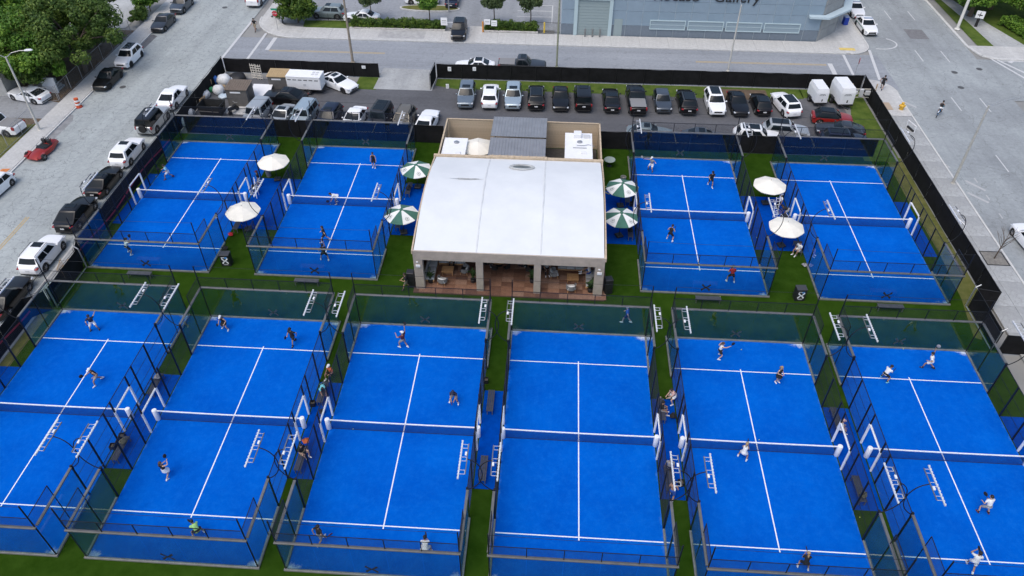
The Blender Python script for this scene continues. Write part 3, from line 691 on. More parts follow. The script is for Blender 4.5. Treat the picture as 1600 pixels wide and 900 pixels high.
def armchair(label, x, y, rz, cushion='cushion_white'):
    t = thing('armchair', label, 'armchair', (x, y, DZ), rz, 'lounge armchairs')
    pts = [(.38*math.cos(a), .36*math.sin(a)) for a in np.linspace(R(-35), R(215), 13)]
    rows = [[(px*.95, py*.95, .3), (px*1.05, py*1.05, .3), (px*1.12, py*1.12, .72 if py > -.1 else .62), (px*1.03, py*1.03, .72 if py > -.1 else .62)] for px, py in pts]
    MB().loft(rows).build('wicker_shell', M['wicker'], t, smooth=40)
    MB().bbox((0, -.03, .36), (.66, .62, .14), .05).build('seat_cushion', M[cushion], t, smooth=60); MB().bbox((0, .24, .58), (.56, .16, .36), .06).build('back_cushion', M['cushion_white'], t, smooth=60)
    for sx in (-1, 1):
        for sy in (-1, 1): MB().tube([(sx*.27, sy*.25, .3), (sx*.32, sy*.3, 0)], .022, 6).build('leg', M['oak'], t)
def potted_plant(label, x, y, h=1.0, dense=16, pot='dark_metal', z=DZ, spread=.45):
    t = thing('potted_plant', label, 'plant', (x, y, z), group='potted plants of the pavilion')
    MB().lathe([(.14, 0), (.2, .05), (.22, .34), (.19, .36), (.18, .30)], 12).build('pot', M[pot], t, smooth=40)
    lm = MATS.get('plant_leaf') or leaf_material('plant_leaf', (.02, .05, .015), (.045, .10, .03), (.09, .16, .05), 4); MATS['plant_leaf'] = lm
    for k in range(dense):
        a = k*2.4; sp = spread*(.6+.5*random.random()); hh = h*(.55+.5*random.random()); c, s = math.cos(a), math.sin(a)
        rows = []
        for i in range(6):
            f = i/5; w = .085*math.sin(math.pi*min(1, f*.9+.08)); d = sp*f**1.4; z_ = .3+(hh-.3)*math.sin(f*1.9)/math.sin(1.5)
            rows.append([(d*c-w*s, d*s+w*c, z_), (d*c, d*s, z_-.02), (d*c+w*s, d*s-w*c, z_)])
        MB().loft(rows, cap=False, closed=False).build('leaf', lm, t, smooth=60)
def pav(u, v, z=.1): return at(u, v, z)
sofa('grey sofa along the left wall of the pavilion with a sage pillow', -12.1, 16.2, R(90), 2.4, -.3)
sofa('grey sofa at the back of the left pavilion bay', -10.5, 17.6, 0, 2.2)
sofa('grey sofa along the right wall of the pavilion with a sage pillow', 1.0, 16.0, R(-90), 2.0, .5)
sofa('grey sofa at the back of the right pavilion bay', -.6, 17.5, 0, 2.2)
coffee_table('square oak coffee table in the left pavilion bay', -10.75, 16.35); coffee_table('square oak coffee table in the right pavilion bay', -.45, 16.05)
armchair('wicker armchair with black seat beside the left coffee table', -9.35, 16.35, R(-100), 'black_plastic')
armchair('wicker armchair near the front of the left bay by the potted palm', -11.0, 14.95, R(160))
armchair('grey wicker armchair behind the third column in the right bay', -2.0, 16.4, R(100)); armchair('white cushioned armchair at the front of the right bay', -.6, 14.75, R(190))
potted_plant('dark potted palm at the front left column of the pavilion', -12.0, 15.05, 1.15); potted_plant('broad-leaved plant beside the second pavilion column', -8.55, 15.3, 1.2, 10)
potted_plant('dark potted palm at the front right column of the pavilion', .95, 14.75, 1.1, 20); potted_plant('broad-leaved plant beside the third pavilion column', -3.75, 15.6, 1.2, 10)
for cx, lab in ((-7.0, 'left'), (-4.2, 'right')):
    t = thing('dining_table', 'round oak dining table in the middle pavilion bay, %s one' % lab, 'table', (cx+.4, 17.6, DZ), group='dining tables')
    MB().lathe([(.78, .71), (.8, .73), (.8, .75), (.78, .76)], 28).build('top', M['oak'], t); MB().lathe([(.3, 0), (.3, .03), (.05, .06), (.05, .71)], 14).build('pedestal', M['dark_metal'], t)
    for k, a in enumerate((200, 255, 310, 20)):
        X, Y = cx+.4+1.05*math.cos(R(a)), 17.6+1.05*math.sin(R(a))
        c = thing('dining_chair', 'dark dining chair, %s at the %s round table' % (('left one', 'front left one', 'front right one', 'right one')[k], lab), 'chair', (X, Y, DZ), R(a+90), 'dining chairs')
        MB().bbox((0, 0, .45), (.44, .44, .05), .02).build('seat', M['dark_metal'], c); MB().bbox((0, -.22, .7), (.44, .04, .4), .015).build('backrest', M['dark_metal'], c)
        for sx in (-1, 1):
            for sy in (-1, 1): MB().tube([(sx*.18, sy*.18, .44), (sx*.2, sy*.2, 0)], .014, 5).build('leg', M['dark_metal'], c)
def speaker(label, x, y, rz=0):
    t = thing('loudspeaker', label, 'speaker', (x, y, 0), rz, 'speakers beside the pavilion')
    MB().bbox((0, 0, .75), (.62, .6, 1.5), .04).build('cabinet', M['black_plastic'], t); MB().lathe([(.22, 0), (.22, .03), (.1, .01)], 14, (0, -.32, .45), 'y').build('woofer', M['dark_metal'], t)
    MB().lathe([(.1, 0), (.1, .03), (.04, .01)], 12, (0, -.32, 1.1), 'y').build('tweeter', M['dark_metal'], t)
speaker('tall black loudspeaker by the left front pavilion column', -13.5, 14.7); speaker('tall black loudspeaker by the right front pavilion column', 2.35, 14.9, R(15))

# ------------------------------------------------------------------ parasols
def parasol(label, px, col_a, col_b=None, r=1.5, h=2.55, ang=0):
    x, y = at(*px); g = 'cream parasols' if col_b is None else 'green and white parasols'
    t = thing('parasol', label, 'parasol', (x, y, 0), ang, g)
    MB().bbox((0, 0, .11), (.62, .62, .2), .05).build('base', M['black_plastic'], t); MB().tube([(0, 0, .1), (0, 0, h+.1)], .03, 8).build('pole', M['dark_metal'], t)
    for k in range(8):
        a0, a1 = 2*math.pi*k/8, 2*math.pi*(k+1)/8; rows = []
        for i in range(7):
            f = .02+i/6*.98; row = []
            for j in range(5):
                a = a0+(a1-a0)*j/4; sc = 1-.055*math.sin(math.pi*j/4)*f; z = h-.52*f**1.25-.03*math.sin(math.pi*j/4)*f
                row.append((r*f*sc*math.cos(a), r*f*sc*math.sin(a), z))
            rows.append(row)
        b = MB().loft(rows, cap=False, closed=False)
        e = rows[-1]; b.loft([e, [(p[0]*1.002, p[1]*1.002, p[2]-.05) for p in e]], cap=False, closed=False)
        pn = b.build('canopy_panel', col_a if (k % 2 == 0 or not col_b) else col_b, t, smooth=60)
        if col_b and k % 2 == 0 and k in (4, 6):
            am = (a0+a1)/2; q = []
            cl = MB(); c0 = (r*.72*math.cos(am), r*.72*math.sin(am)); zc = h-.52*.72**1.25+.012
            ring_ = lambda rad: [(c0[0]+rad*math.cos(w), c0[1]+rad*math.sin(w), h-.52*(min(1, math.hypot(c0[0]+rad*math.cos(w), c0[1]+rad*math.sin(w))/r))**1.25+.015) for w in np.linspace(0, 2*math.pi, 17)]
            cl.loft([ring_(.17), ring_(.15)], cap=False, closed=False); cl.box((c0[0], c0[1], zc+.01), (.12, .07, .01), am)
            cl.build('emblem', mat('emblem_dark', (.05, .09, .08), .7), pn)
        MB().tube([(0, 0, h-.06), (r*.97*math.cos(a0), r*.97*math.sin(a0), h-.55)], .012, 4).build('rib', M['dark_metal'], t)
    MB().lathe([(.17 if col_b else .06, h-.03), (.14 if col_b else .05, h+.03), (.03, h+.09)], 8).build('finial', col_b or col_a, t)
CR = mat('cream_canvas', (.80, .77, .68), .85, var=.05, scale=3, bump=.2, bscale=8); WH = mat('white_canvas', (.80, .81, .79), .85, var=.04, scale=3); GR = mat('green_canvas', (.055, .16, .12), .85, var=.1, scale=3)
parasol('cream parasol between the two left back courts, the farther one', (434, 281), CR, ang=.2); parasol('cream parasol between the two left back courts, the nearer one', (388, 359), CR, ang=.35)
parasol('cream parasol between the two right back courts, the farther one', (1195, 318), CR, ang=.1); parasol('cream parasol between the two right back courts, the nearer one', (1220, 384), CR, ang=.3)
parasol('green and white parasol left of the pavilion, the farther one', (653, 293), WH, GR); parasol('green and white parasol left of the pavilion, the nearer one', (631, 364), WH, GR, ang=.25)
parasol('green and white parasol right of the pavilion, the farther one', (969, 322), WH, GR, ang=.1); parasol('green and white parasol right of the pavilion, the nearer one', (967, 369), WH, GR, ang=.4)
parasol('beige parasol in the yard beside the left kiosk', (748, 259), CR, r=1.65, h=2.7, ang=.1)
# ------------------------------------------------------------------ vehicles
KINDS = {
 'sedan': dict(L=4.8, W=1.86, H=1.44, belt=.93, hood=.74, tail=.90, r=.33, wb=2.85, xfb=.19, xft=.015, xrt=-.20, xrb=-.405, gc=.19),
 'coupe': dict(L=4.9, W=1.92, H=1.38, belt=.92, hood=.72, tail=.94, r=.35, wb=2.95, xfb=.16, xft=-.01, xrt=-.20, xrb=-.46, gc=.16),
 'suv': dict(L=4.75, W=1.93, H=1.68, belt=1.06, hood=.88, tail=1.02, r=.37, wb=2.85, xfb=.22, xft=.07, xrt=-.37, xrb=-.46, gc=.24),
 'coupe_suv': dict(L=4.85, W=1.97, H=1.62, belt=1.06, hood=.86, tail=1.02, r=.38, wb=2.9, xfb=.20, xft=.05, xrt=-.20, xrb=-.455, gc=.24),
 'boxy': dict(L=4.7, W=1.96, H=1.92, belt=1.18, hood=1.08, tail=1.15, r=.40, wb=2.8, xfb=.19, xft=.13, xrt=-.445, xrb=-.488, gc=.28),
 'pickup': dict(L=5.7, W=2.02, H=1.90, belt=1.20, hood=1.06, tail=1.16, r=.41, wb=3.6, xfb=.20, xft=.10, xrt=-.09, xrb=-.135, gc=.30),
 'hatch': dict(L=4.2, W=1.80, H=1.50, belt=.95, hood=.78, tail=.96, r=.33, wb=2.6, xfb=.22, xft=.05, xrt=-.33, xrb=-.455, gc=.19),
}
M['car_glass'] = mat('car_glass', (.008, .012, .015), .04, spec=.28)
M['tyre'] = mat('tyre_rubber', (.014, .014, .014), .85, var=.2, scale=8)
M['rim'] = mat('alloy_rim', (.30, .30, .31), .3, .9)
M['rim_dark'] = mat('dark_rim', (.03, .03, .032), .35, .8)
M['lamp_clear'] = mat('headlamp', (.60, .62, .64), .12, .3, coat=.5)
M['lamp_red'] = mat('tail_lamp', (.28, .008, .012), .2, coat=.5)
M['trim'] = mat('car_trim_black', (.012, .012, .013), .55)
M['plate'] = mat('number_plate', (.66, .67, .68), .5)
CM = {}
def car_meshes(kind):
    if kind in CM: return CM[kind]
    k = KINDS[kind]; L, W, H, r, wb = k['L'], k['W'], k['H'], k['r'], k['wb']; ra = r+.065
    X = lambda f: f*L
    wx = [wb/2+.04*L*.2, -wb/2+.04*L*.2]
    xs = set(np.round(np.linspace(-L/2, L/2, 25), 3))
    for w in wx:
        xs = {x for x in xs if abs(x-w) > ra+.05}
        for q in (-1.02, -.985, -.85, -.6, -.3, 0, .3, .6, .85, .985, 1.02): xs.add(round(w+q*ra, 3))
    for e in (.497, .485, .465): xs |= {round(L*e, 3), round(-L*e, 3)}
    def zt(x):
        f = x/L
        if f > k['xfb']: t = (f-k['xfb'])/(.5-k['xfb']); return k['belt']-.02+(k['hood']-k['belt']+.02)*t**1.5
        if f < k['xrb']: t = (k['xrb']-f)/(.5+k['xrb']+1e-6); return k['belt']+(k['tail']-k['belt'])*min(1, t)
        return k['belt']
    rings = []
    for x in sorted(xs):
        f = abs(2*x/L); wv = W/2*(1-(.20 if kind in ('boxy', 'pickup') else .30)*f**5); T = zt(x); zb = k['gc']
        if f > .93: q = (f-.93)/.07; T -= .11*q*q; zb += .12*q*q
        for w in wx:
            d = abs(x-w)
            if d < ra: zb = max(zb, r+math.sqrt(max(0, ra*ra-d*d))*.98)
        zm = max(zb+.02, .56*T)
        half = [(wv*.93, zb), (wv*.99, zb+.03), (wv, max(zb+.04, zm)), (wv*.985, max(zb+.06, T-.14)), (wv*.94, max(zb+.08, T-.03)), (wv*.78, T), (wv*.40, T+.018), (0, T+.024)]
        rings.append([(x, y, z) for y, z in half]+[(x, -y, z) for y, z in half[-2::-1]])
    body = MB().loft(rings)
    # greenhouse
    xb = (X(k['xfb']), X(k['xft']), X(k['xrt']), X(k['xrb'])); w0, w1 = W*.47, W*(.385 if kind in ('boxy', 'pickup') else .36)
    def lev(t): 
        c = t**.85; return xb[0]+(xb[1]-xb[0])*c, xb[3]+(xb[2]-xb[3])*c, w0+(w1-w0)*t**1.15, k['belt']-.03+(H-.05-k['belt']+.03)*t
    def front(u, t, off=0):
        xf, xr, w, z = lev(t); y = (2*u-1)*w; return (xf-.11*(2*u-1)**2+off, y, z+off*.6)
    def rear(u, t, off=0):
        xf, xr, w, z = lev(t); y = (1-2*u)*w; return (xr+.07*(2*u-1)**2-off, y, z+off*.5)
    def side(u, t, s, off=0):
        xf, xr, w, z = lev(t); a, b = xf-.11, xr+.07; x = a+(b-a)*u; return (x, s*(w+.02*math.sin(math.pi*u)+off), z+off*.3)
    lv = []
    for t in (0, .3, .6, .88, .97):
        lv.append([front(u, t) for u in (0, .2, .4, .6, .8, 1)]+[side(u, t, 1) for u in (.2, .4, .6, .8)]+[rear(u, t) for u in (0, .25, .5, .75, 1)]+[side(u, t, -1) for u in (.8, .6, .4, .2)])
    xc = (xb[1]+xb[2])/2
    for ins, dz in ((.955, .030), (.86, .052), (.6, .068), (.25, .074)): lv.append([(xc+(p[0]-xc)*ins, p[1]*ins, lev(.97)[3]+dz) for p in lv[4]])
    cabin = MB().loft(lv)
    def patch(fn, u0, u1, t0, t1, nu=6, ntt=4, skew=0):
        return MB().loft([[fn(u0+(u1-u0)*i/nu+skew*(j/ntt), t0+(t1-t0)*j/ntt) for i in range(nu+1)] for j in range(ntt+1)], cap=False, closed=False)
    d = dict(body=body.mesh('body', 38), cabin=cabin.mesh('cabin', 40),
        windscreen=patch(lambda u, t: front(u, t, .012), .05, .95, .08, .9).mesh('windscreen', 60),
        rear_window=patch(lambda u, t: rear(u, t, .012), .08, .92, .22 if kind not in ('pickup',) else .1, .88).mesh('rear_window', 60))
    for s, nm in ((1, 'l'), (-1, 'r')):
        d['sf'+nm] = patch(lambda u, t: side(u, t, s, .010), .10, .47, .10, .86).mesh('side_window', 60)
        d['sr'+nm] = patch(lambda u, t: side(u, t, s, .010), .50, .88 if kind != 'pickup' else .92, .10, .86).mesh('side_window', 60)
    xr0, xr1 = xb[1]-.12, xb[1]-.12-(.62 if kind != 'boxy' else .7)
    zr = H+.004
    d['sunroof'] = MB().bbox(((xr0+xr1)/2, 0, zr+.012), (xr0-xr1, w1*1.25, .03), .01).mesh('sunroof')
    d['panorama'] = MB().bbox(((xb[1]+xb[2])/2-.02, 0, zr+.010), ((xb[1]-xb[2])*.82, w1*1.5, .03), .012).mesh('glass_roof')
    zl = k['hood']-.13
    def lamp(x, s, wd, h, yy, z): return MB().bbox((x, s*yy, z), (.30, wd, h), .03).mesh('lamp', 40)
    d['hl'] = lamp(L/2-.20, 1, .34, .13, W*.36, zl+.02); d['hr'] = lamp(L/2-.20, -1, .34, .13, W*.36, zl+.02)
    tw = .36 if kind not in ('boxy', 'pickup') else .16; th = .13 if kind not in ('boxy', 'pickup') else .34
    d['tl'] = lamp(-L/2+.16, 1, tw, th, W/2-tw/2-.09, k['tail']-.17); d['tr'] = lamp(-L/2+.16, -1, tw, th, W/2-tw/2-.09, k['tail']-.17)
    d['grille'] = MB().bbox((L/2-.075, 0, zl-.1), (.16, W*.46, .20), .02).mesh('grille')
    d['fbump'] = MB().bbox((L/2-.09, 0, .33), (.20, W*.70, .15), .03).mesh('bumper'); d['rbump'] = MB().bbox((-L/2+.09, 0, .36), (.20, W*.74, .16), .03).mesh('bumper')
    d['plate'] = MB().box((-L/2-.005, 0, k['tail']-.30), (.02, .34, .13)).mesh('number_plate')
    d['sill'] = MB().bbox((0.0, 0, k['gc']+.03), (wb-2*ra, W*.985, .10), .02).mesh('sill')
    d['under'] = MB().box((0, 0, k['gc']+.10), (L*.9, W*.62, .22)).mesh('chassis')  # black undercarriage box, added inside the shell to block light
    d['mirror'] = MB().bbox((0, 0, 0), (.13, .20, .13), .03).mesh('mirror', 50)
    d['tyre'] = MB().lathe([(r*.62, -.10), (r*.93, -.115), (r, -.08), (r, .08), (r*.93, .115), (r*.62, .10)], 22, axis='y').mesh('tyre', 40)
    rm = MB().lathe([(r*.66, -.07), (r*.66, .085), (r*.60, .105), (r*.57, .06), (.02, .055)], 20, axis='y')
    for q in range(5):
        a = 2*math.pi*q/5; rm.tube([(0, .085, 0), (r*.58*math.cos(a), .09, r*.58*math.sin(a))], [.045, .03], 5)
    d['rim'] = rm.mesh('rim', 40)
    if kind == 'pickup':
        d['bed_cover'] = MB().bbox((X(-.31), 0, k['belt']+.035), (L*.33, W*.83, .05), .015).mesh('bed_cover')
    for s in (1, -1):
        d['rack%d' % s] = MB().tube([(xb[1]-.1, s*w1*.93, H-.03), (xb[1]-.2, s*w1*.95, H+.05), (xb[2]+.2, s*w1*.95, H+.05), (xb[2]+.05, s*w1*.93, H-.03)], .02, 5).mesh('roof_rail')
    d['wx'] = wx; CM[kind] = d; return d
PAINT = {}
def paint(name):
    if name in PAINT: return PAINT[name]
    c, me, ro = {'white': ((.83, .84, .85), 0, .3), 'pearl': ((.78, .79, .79), .05, .3), 'black': ((.005, .005, .006), .0, .3), 'grey_blue': ((.16, .20, .24), .35, .3), 'silver_blue': ((.36, .44, .49), .35, .3),
        'dark_grey': ((.045, .05, .06), .4, .28), 'navy': ((.012, .018, .040), .3, .25), 'silver': ((.42, .44, .45), .4, .32), 'red': ((.30, .02, .015), .2, .28), 'slate': ((.07, .085, .105), .4, .3), 'tan': ((.16, .14, .11), .3, .35), 'sage': ((.20, .24, .25), .3, .3)}[name]
    PAINT[name] = mat('paint_'+name, c, ro, me, coat=.35 if name in ('black', 'navy', 'dark_grey') else .6, spec=.3, var=.03, scale=3); return PAINT[name]
def car(kind, label, x, y, hd, col, roof=None, rim='rim', lift=0, rails=False, group=None, roofcol=None, hoodcol=None, spare=False, z=0):
    d = car_meshes(kind); k = KINDS[kind]; P = paint(col)
    t = thing('pickup_truck' if kind == 'pickup' else 'parked_car', label, 'pickup' if kind == 'pickup' else 'car', (x, y, z), R(hd), group)
    t.scale = (1, 1, 1)
    b = obj('body', d['body'], P, t); c = obj('cabin', d['cabin'], paint(roofcol) if roofcol else P, t)
    obj('windscreen', d['windscreen'], M['car_glass'], c); obj('rear_window', d['rear_window'], M['car_glass'], c)
    for q in ('sfl', 'srl', 'sfr', 'srr'): obj('side_window', d[q], M['car_glass'], c)
    if roof: obj('glass_roof' if roof == 'panorama' else 'sunroof', d[roof], M['car_glass'], c)
    if rails:
        for s in (1, -1): obj('roof_rail', d['rack%d' % s], M['trim'] if col != 'black' else M['rim'], c)
    for q in ('hl', 'hr'): obj('headlight', d[q], M['lamp_clear'], b)
    for q in ('tl', 'tr'): obj('tail_light', d[q], M['lamp_red'], b)
    obj('grille', d['grille'], M['trim'], b); obj('front_bumper', d['fbump'], M['trim'], b); obj('rear_bumper', d['rbump'], M['trim'], b)
    obj('number_plate', d['plate'], M['plate'], b); obj('sill', d['sill'], M['trim'], b); obj('chassis', d['under'], M['trim'], t)  # the car's chassis is only the added light-blocking box
    if kind == 'pickup': obj('bed_cover', d['bed_cover'], mat('bed_cover_grey', (.22, .22, .22), .6), b)
    if spare: obj('spare_wheel', d['tyre'], M['tyre'], b, (-k['L']/2-.12, 0, 1.0), R(90))
    for s in (1, -1):
        obj('mirror', d['mirror'], P, b, (k['xfb']*k['L']-.32, s*(k['W']/2+.08), k['belt']+.06))
        for w in d['wx']:
            wo_ = bpy.data.objects.new('wheel', None); COL.objects.link(wo_); wo_.parent = t; wo_.location = (w, s*(k['W']/2-.14), k['r']); wo_.empty_display_size = .1
            if s < 0: wo_.rotation_euler = (0, 0, math.pi)
            obj('tyre', d['tyre'], M['tyre'], wo_); obj('rim', d['rim'], M[rim], wo_)
    return t
GL = 'cars in the far row of the car park'
Y1 = 46.1
L1 = [('suv', 729, -90, 'grey_blue', 'sunroof', 'grey blue suv facing the camera, first in the far car park row', {}),
 ('suv', 766, 90, 'white', 'sunroof', 'white suv seen from behind, second in the far car park row', {}),
 ('suv', 802, -90, 'silver_blue', 'sunroof', 'pale silver blue suv facing the camera, third in the far row', {}),
 ('suv', 838, 90, 'black', 'panorama', 'black suv with chrome roof rails seen from behind, fourth in far row', dict(rails=True)),
 ('sedan', 876, -90, 'black', None, 'black sedan facing the camera, fifth in the far car park row', {}),
 ('boxy', 911, 90, 'black', 'sunroof', 'boxy black suv seen from behind, sixth in the far row', {}),
 ('sedan', 955, 90, 'black', 'panorama', 'black sedan seen from behind left of the pickup', {}),
 ('pickup', 994, 90, 'black', 'sunroof', 'black pickup with grey bed cover in the far row', {}),
 ('hatch', 1035, -90, 'slate', None, 'slate grey car facing the camera right of the pickup', dict(rim='rim_dark')),
 ('suv', 1073, 90, 'black', 'panorama', 'black suv with roof rails seen from behind beside the white suv', dict(rails=True)),
 ('suv', 1117, -90, 'white', 'panorama', 'white suv with dark glass roof facing the camera in the far row', {}),
 ('sedan', 1153, -90, 'black', 'panorama', 'black sedan facing the camera right of the white suv', dict(rim='rim_dark')),
 ('hatch', 1189, 90, 'black', 'panorama', 'small black car seen from behind, second from the generators', {}),
 ('suv', 1228, 90, 'white', 'panorama', 'white suv with black roof panel parked beside the generators', {})]
for k, u, hd, col, roof, lab, kw in L1:
    v = 147+(u-729)*.028; x, y = at(u, v, .75); car(k, lab, x, y, hd+(2 if u < 1200 else 12), col, roof, group=GL, **kw)
GR2 = 'cars facing the back courts on the left'
L2 = [('boxy', 397, 'silver', None, 'silver off-roader behind the leftmost back court, first of its row', {}), ('sedan', 437, 'silver', 'sunroof', 'silver sedan, second in the row behind the left back courts', {}),
 ('boxy', 473, 'silver_blue', None, 'pale blue boxy suv, third in the row behind the left courts', dict(rails=True)), ('suv', 513, 'navy', 'sunroof', 'dark navy suv, fourth in the row behind the left courts', {}),
 ('sedan', 553, 'white', None, 'white sedan, fifth in the row behind the left back courts', {}), ('boxy', 594, 'dark_grey', 'panorama', 'dark grey boxy suv with roof rack behind the second back court', dict(rails=True)),
 ('suv', 632, 'tan', None, 'taupe suv, seventh in the row behind the left back courts', dict(rails=True)), ('coupe', 667, 'white', None, 'small white car parked next to the pavilion yard', {})]
for k, u, col, roof, lab, kw in L2:
    x, y = at(u, 186 if u < 650 else 193, .9); car(k, lab, x-.15, 40.0, -97 if u < 650 else 84, col, roof, group=GR2, **kw)
GS = 'cars parked along the left street fence'
for k, y, col, roof, lab, kw in (('coupe_suv', 43.4, 'white', None, 'white sloping-roof suv parked by the fence near the dumpster', {}), ('boxy', 38.2, 'silver', 'sunroof', 'silver off-roader with rear spare wheel and black roof by the fence', dict(spare=True, roofcol='black')),
    ('suv', 32.0, 'white', 'sunroof', 'white suv parked by the fence, between off-roader and black saloon', {}), ('sedan', 26.9, 'black', 'sunroof', 'black saloon parked by the fence behind the white suv', {}),
    ('coupe_suv', 21.6, 'black', 'sunroof', 'black sloping-roof suv parked by the fence, largest black one there', {}), ('suv', 15.9, 'white', 'sunroof', 'white suv with red tail lights parked beside the wooden stair', dict(rails=True)),
    ('sedan', 10.6, 'black', 'sunroof', 'black car at the left edge, nearest along the street', {})):
    car(k, lab, -44.85, y, 90, col, roof, group=GS, **kw)
GW = 'cars parked along the left kerb of the street'
car('sedan', 'black electric sedan under the big tree on the left kerb of the street', -54.2, 47.4, -90, 'black', 'panorama', 'rim_dark', group=GW)
car('suv', 'white suv behind the black sedan, along the left kerb of the street', -54.2, 53.0, -90, 'white', 'panorama', 'rim_dark', group=GW)
car('sedan', 'dark grey sedan parked on the left kerb of the street at the top', -54.3, 63.4, -90, 'dark_grey', group=GW)
car('suv', 'dark suv parked on the left kerb of the street, farthest from the camera', -54.2, 69.4, -90, 'slate', group=GW)
car('hatch', 'white hatchback cut by the left edge on the street', -54.6, 25.2, -95, 'white', None)
car('coupe', 'white coupe standing in the fenced driveway at the left', *at(45, 147, .6), 165, 'white')
car('pickup', 'white pickup behind the chain-link fence at the left edge', *at(-6, 194, .8), 172, 'white')
car('coupe_suv', 'black sloping-roof suv parked sideways beside the white trailer', *at(446, 150, .75), 172, 'black', 'sunroof', 'rim_dark')
car('coupe', 'white sports saloon parked askew beside the white trailer', *at(529, 127, .7), -32, 'white', 'sunroof', 'rim_dark')
x, y = at(1228, 202, .8); car('suv', 'silver suv parked sideways behind the right back courts', x, y, -6, 'silver', 'panorama')
x, y = at(1300, 184, .6); car('hatch', 'red car with dark roof beside the lawn and generators', x, y, -8, 'red', 'panorama', roofcol='black')
x, y = at(1313, 201, .7); car('coupe', 'dark grey sports car beside the lawn, below the red car', x, y, 172, 'dark_grey')
x, y = at(1318, 214, .8); car('suv', 'black suv behind the rightmost back court, beside the lawn', x, y-.3, -4, 'navy', 'panorama')
x, y = at(1184, 214, .8); y += .5; car('suv', 'pearl white suv behind the gap between the right back courts', x, y, -5, 'pearl', 'panorama')
x, y = at(1016, 210, .8); y += .7; car('sedan', 'sage grey sedan behind the court right of the pavilion', x, y, -4, 'sage', 'sunroof')
x, y = at(1102, 217, .8); y += .6; car('sedan', 'dark slate sedan mostly hidden behind the court right of the pavilion', x, y, -4, 'slate', 'sunroof')
car('pickup', 'white pickup turning at the top left junction', -44.6, 72.9, 90, 'white')
car('suv', 'black suv driving out of the gateway across the pavement', -15.2, 63.2, -88, 'black', 'panorama', z=.13)
x, y = at(513, 17, .8); car('suv', 'slate grey suv parked behind the hedge by the corner', x, y, 178, 'sage', 'sunroof')
x, y = at(565, 26, .6); car('sedan', 'pale sedan hidden behind the roadside hedge', x, y, 175, 'pearl')
x, y = at(660, -4, .8); car('suv', 'white suv cut by the top edge in the back car park', x, y, 178, 'white')
x, y = at(706, 0, .8); car('sedan', 'navy sedan cut by the top edge behind the planted island', x, y+1, 90, 'navy')
car('sedan', 'white sedan on the road just beyond the black fence', -12.2, 53.5, 180, 'white', 'panorama')
car('pickup', 'dark pickup on the road just beyond the black fence', -6.6, 53.6, 0, 'dark_grey', 'sunroof')
car('hatch', 'white car cut by the right edge near the bare tree', *at(1612, 372, .7), 95, 'white')
x, y = at(1220, -4, .8); 
car('sedan', 'dark car at the top edge behind the police cars', 37.6, 81.2, -90, 'dark_grey')
# police cars
def police(label, x, y, hd):
    t = car('sedan', label, x, y, hd, 'white', None, 'rim_dark', group='police cars at the gallery corner'); k = KINDS['sedan']; t['category'] = 'police car'; t.name = 'police_car'
    MB().bbox((-.15, 0, 1.50), (.26, 1.1, .10), .03).build('light_bar', mat('light_bar', (.30, .36, .48), .2, coat=.5), t)
    for s in (1, -1):
        MB().box((0, s*(k['W']/2+.006), .72), (2.9, .012, .07)).build('green_stripe', mat('police_green', (.02, .20, .12), .4), t)
    MB().tube([(k['L']/2+.02, -.45, .35), (k['L']/2+.10, -.4, .72), (k['L']/2+.10, .4, .72), (k['L']/2+.02, .45, .35)], .035, 6).build('push_bar', M['trim'], t)
police('white police car with green stripe at the corner, front one', 37.75, 68.7, -88); police('white police car behind the front police car', 37.75, 74.3, -90)
# red three-wheeler
x, y = at(57, 231, .5); x += .75; tw = thing('three_wheeler', 'red open three-wheeled roadster with black seats at the left kerb of the street', 'roadster', (x, y, 0), R(-100))
prof = [(-1.75, .3, .55, .25), (-1.2, .45, .85, .25), (-.4, .72, .72, .2), (.4, .75, .70, .18), (1.0, .66, .68, .2), (1.5, .72, .52, .22), (1.85, .60, .36, .25)]
MB().loft([[(a, w, lo), (a, w*.95, h*.75), (a, w*.45, h), (a, -w*.45, h), (a, -w*.95, h*.75), (a, -w, lo)] for a, w, h, lo in prof]).build('body', paint('red'), tw, smooth=30)
MB().bbox((-.25, 0, .62), (1.0, 1.05, .22), .05).build('cockpit', M['trim'], tw)
for s in (1, -1):
    MB().bbox((-.62, s*.3, .92), (.22, .42, .58), .06).build('seat_back', M['black_plastic'], tw); MB().tube([(-.85, s*.3, .8), (-.85, s*.15, 1.25), (-.85, s*.45, 1.25), (-.85, s*.3, .8)], .03, 5).build('roll_hoop', M['trim'], tw)
    MB().loft([[(1.75, s*.55, .35), (1.75, s*.95, .38), (1.75, s*.95, .45), (1.75, s*.55, .48)], [(.9, s*.6, .5), (.95, s*1.0, .62), (.95, s*1.0, .68), (.9, s*.6, .62)]]).build('fender', paint('red'), tw)
for a, s in ((1.25, .95), (1.25, -.95), (-1.5, 0)):
    w = bpy.data.objects.new('wheel', None); COL.objects.link(w); w.parent = tw; w.location = (a, s, .33); w.rotation_euler = (0, 0, math.pi if s < 0 else 0)
    obj('tyre', CM['sedan']['tyre'], M['tyre'], w); obj('rim', CM['sedan']['rim'], M['rim'], w)
MB().loft([[(.45, -.5, .68), (.45, .5, .68)], [(.25, -.42, .95), (.25, .42, .95)]], cap=False, closed=False).build('windshield', M['car_glass'], tw)
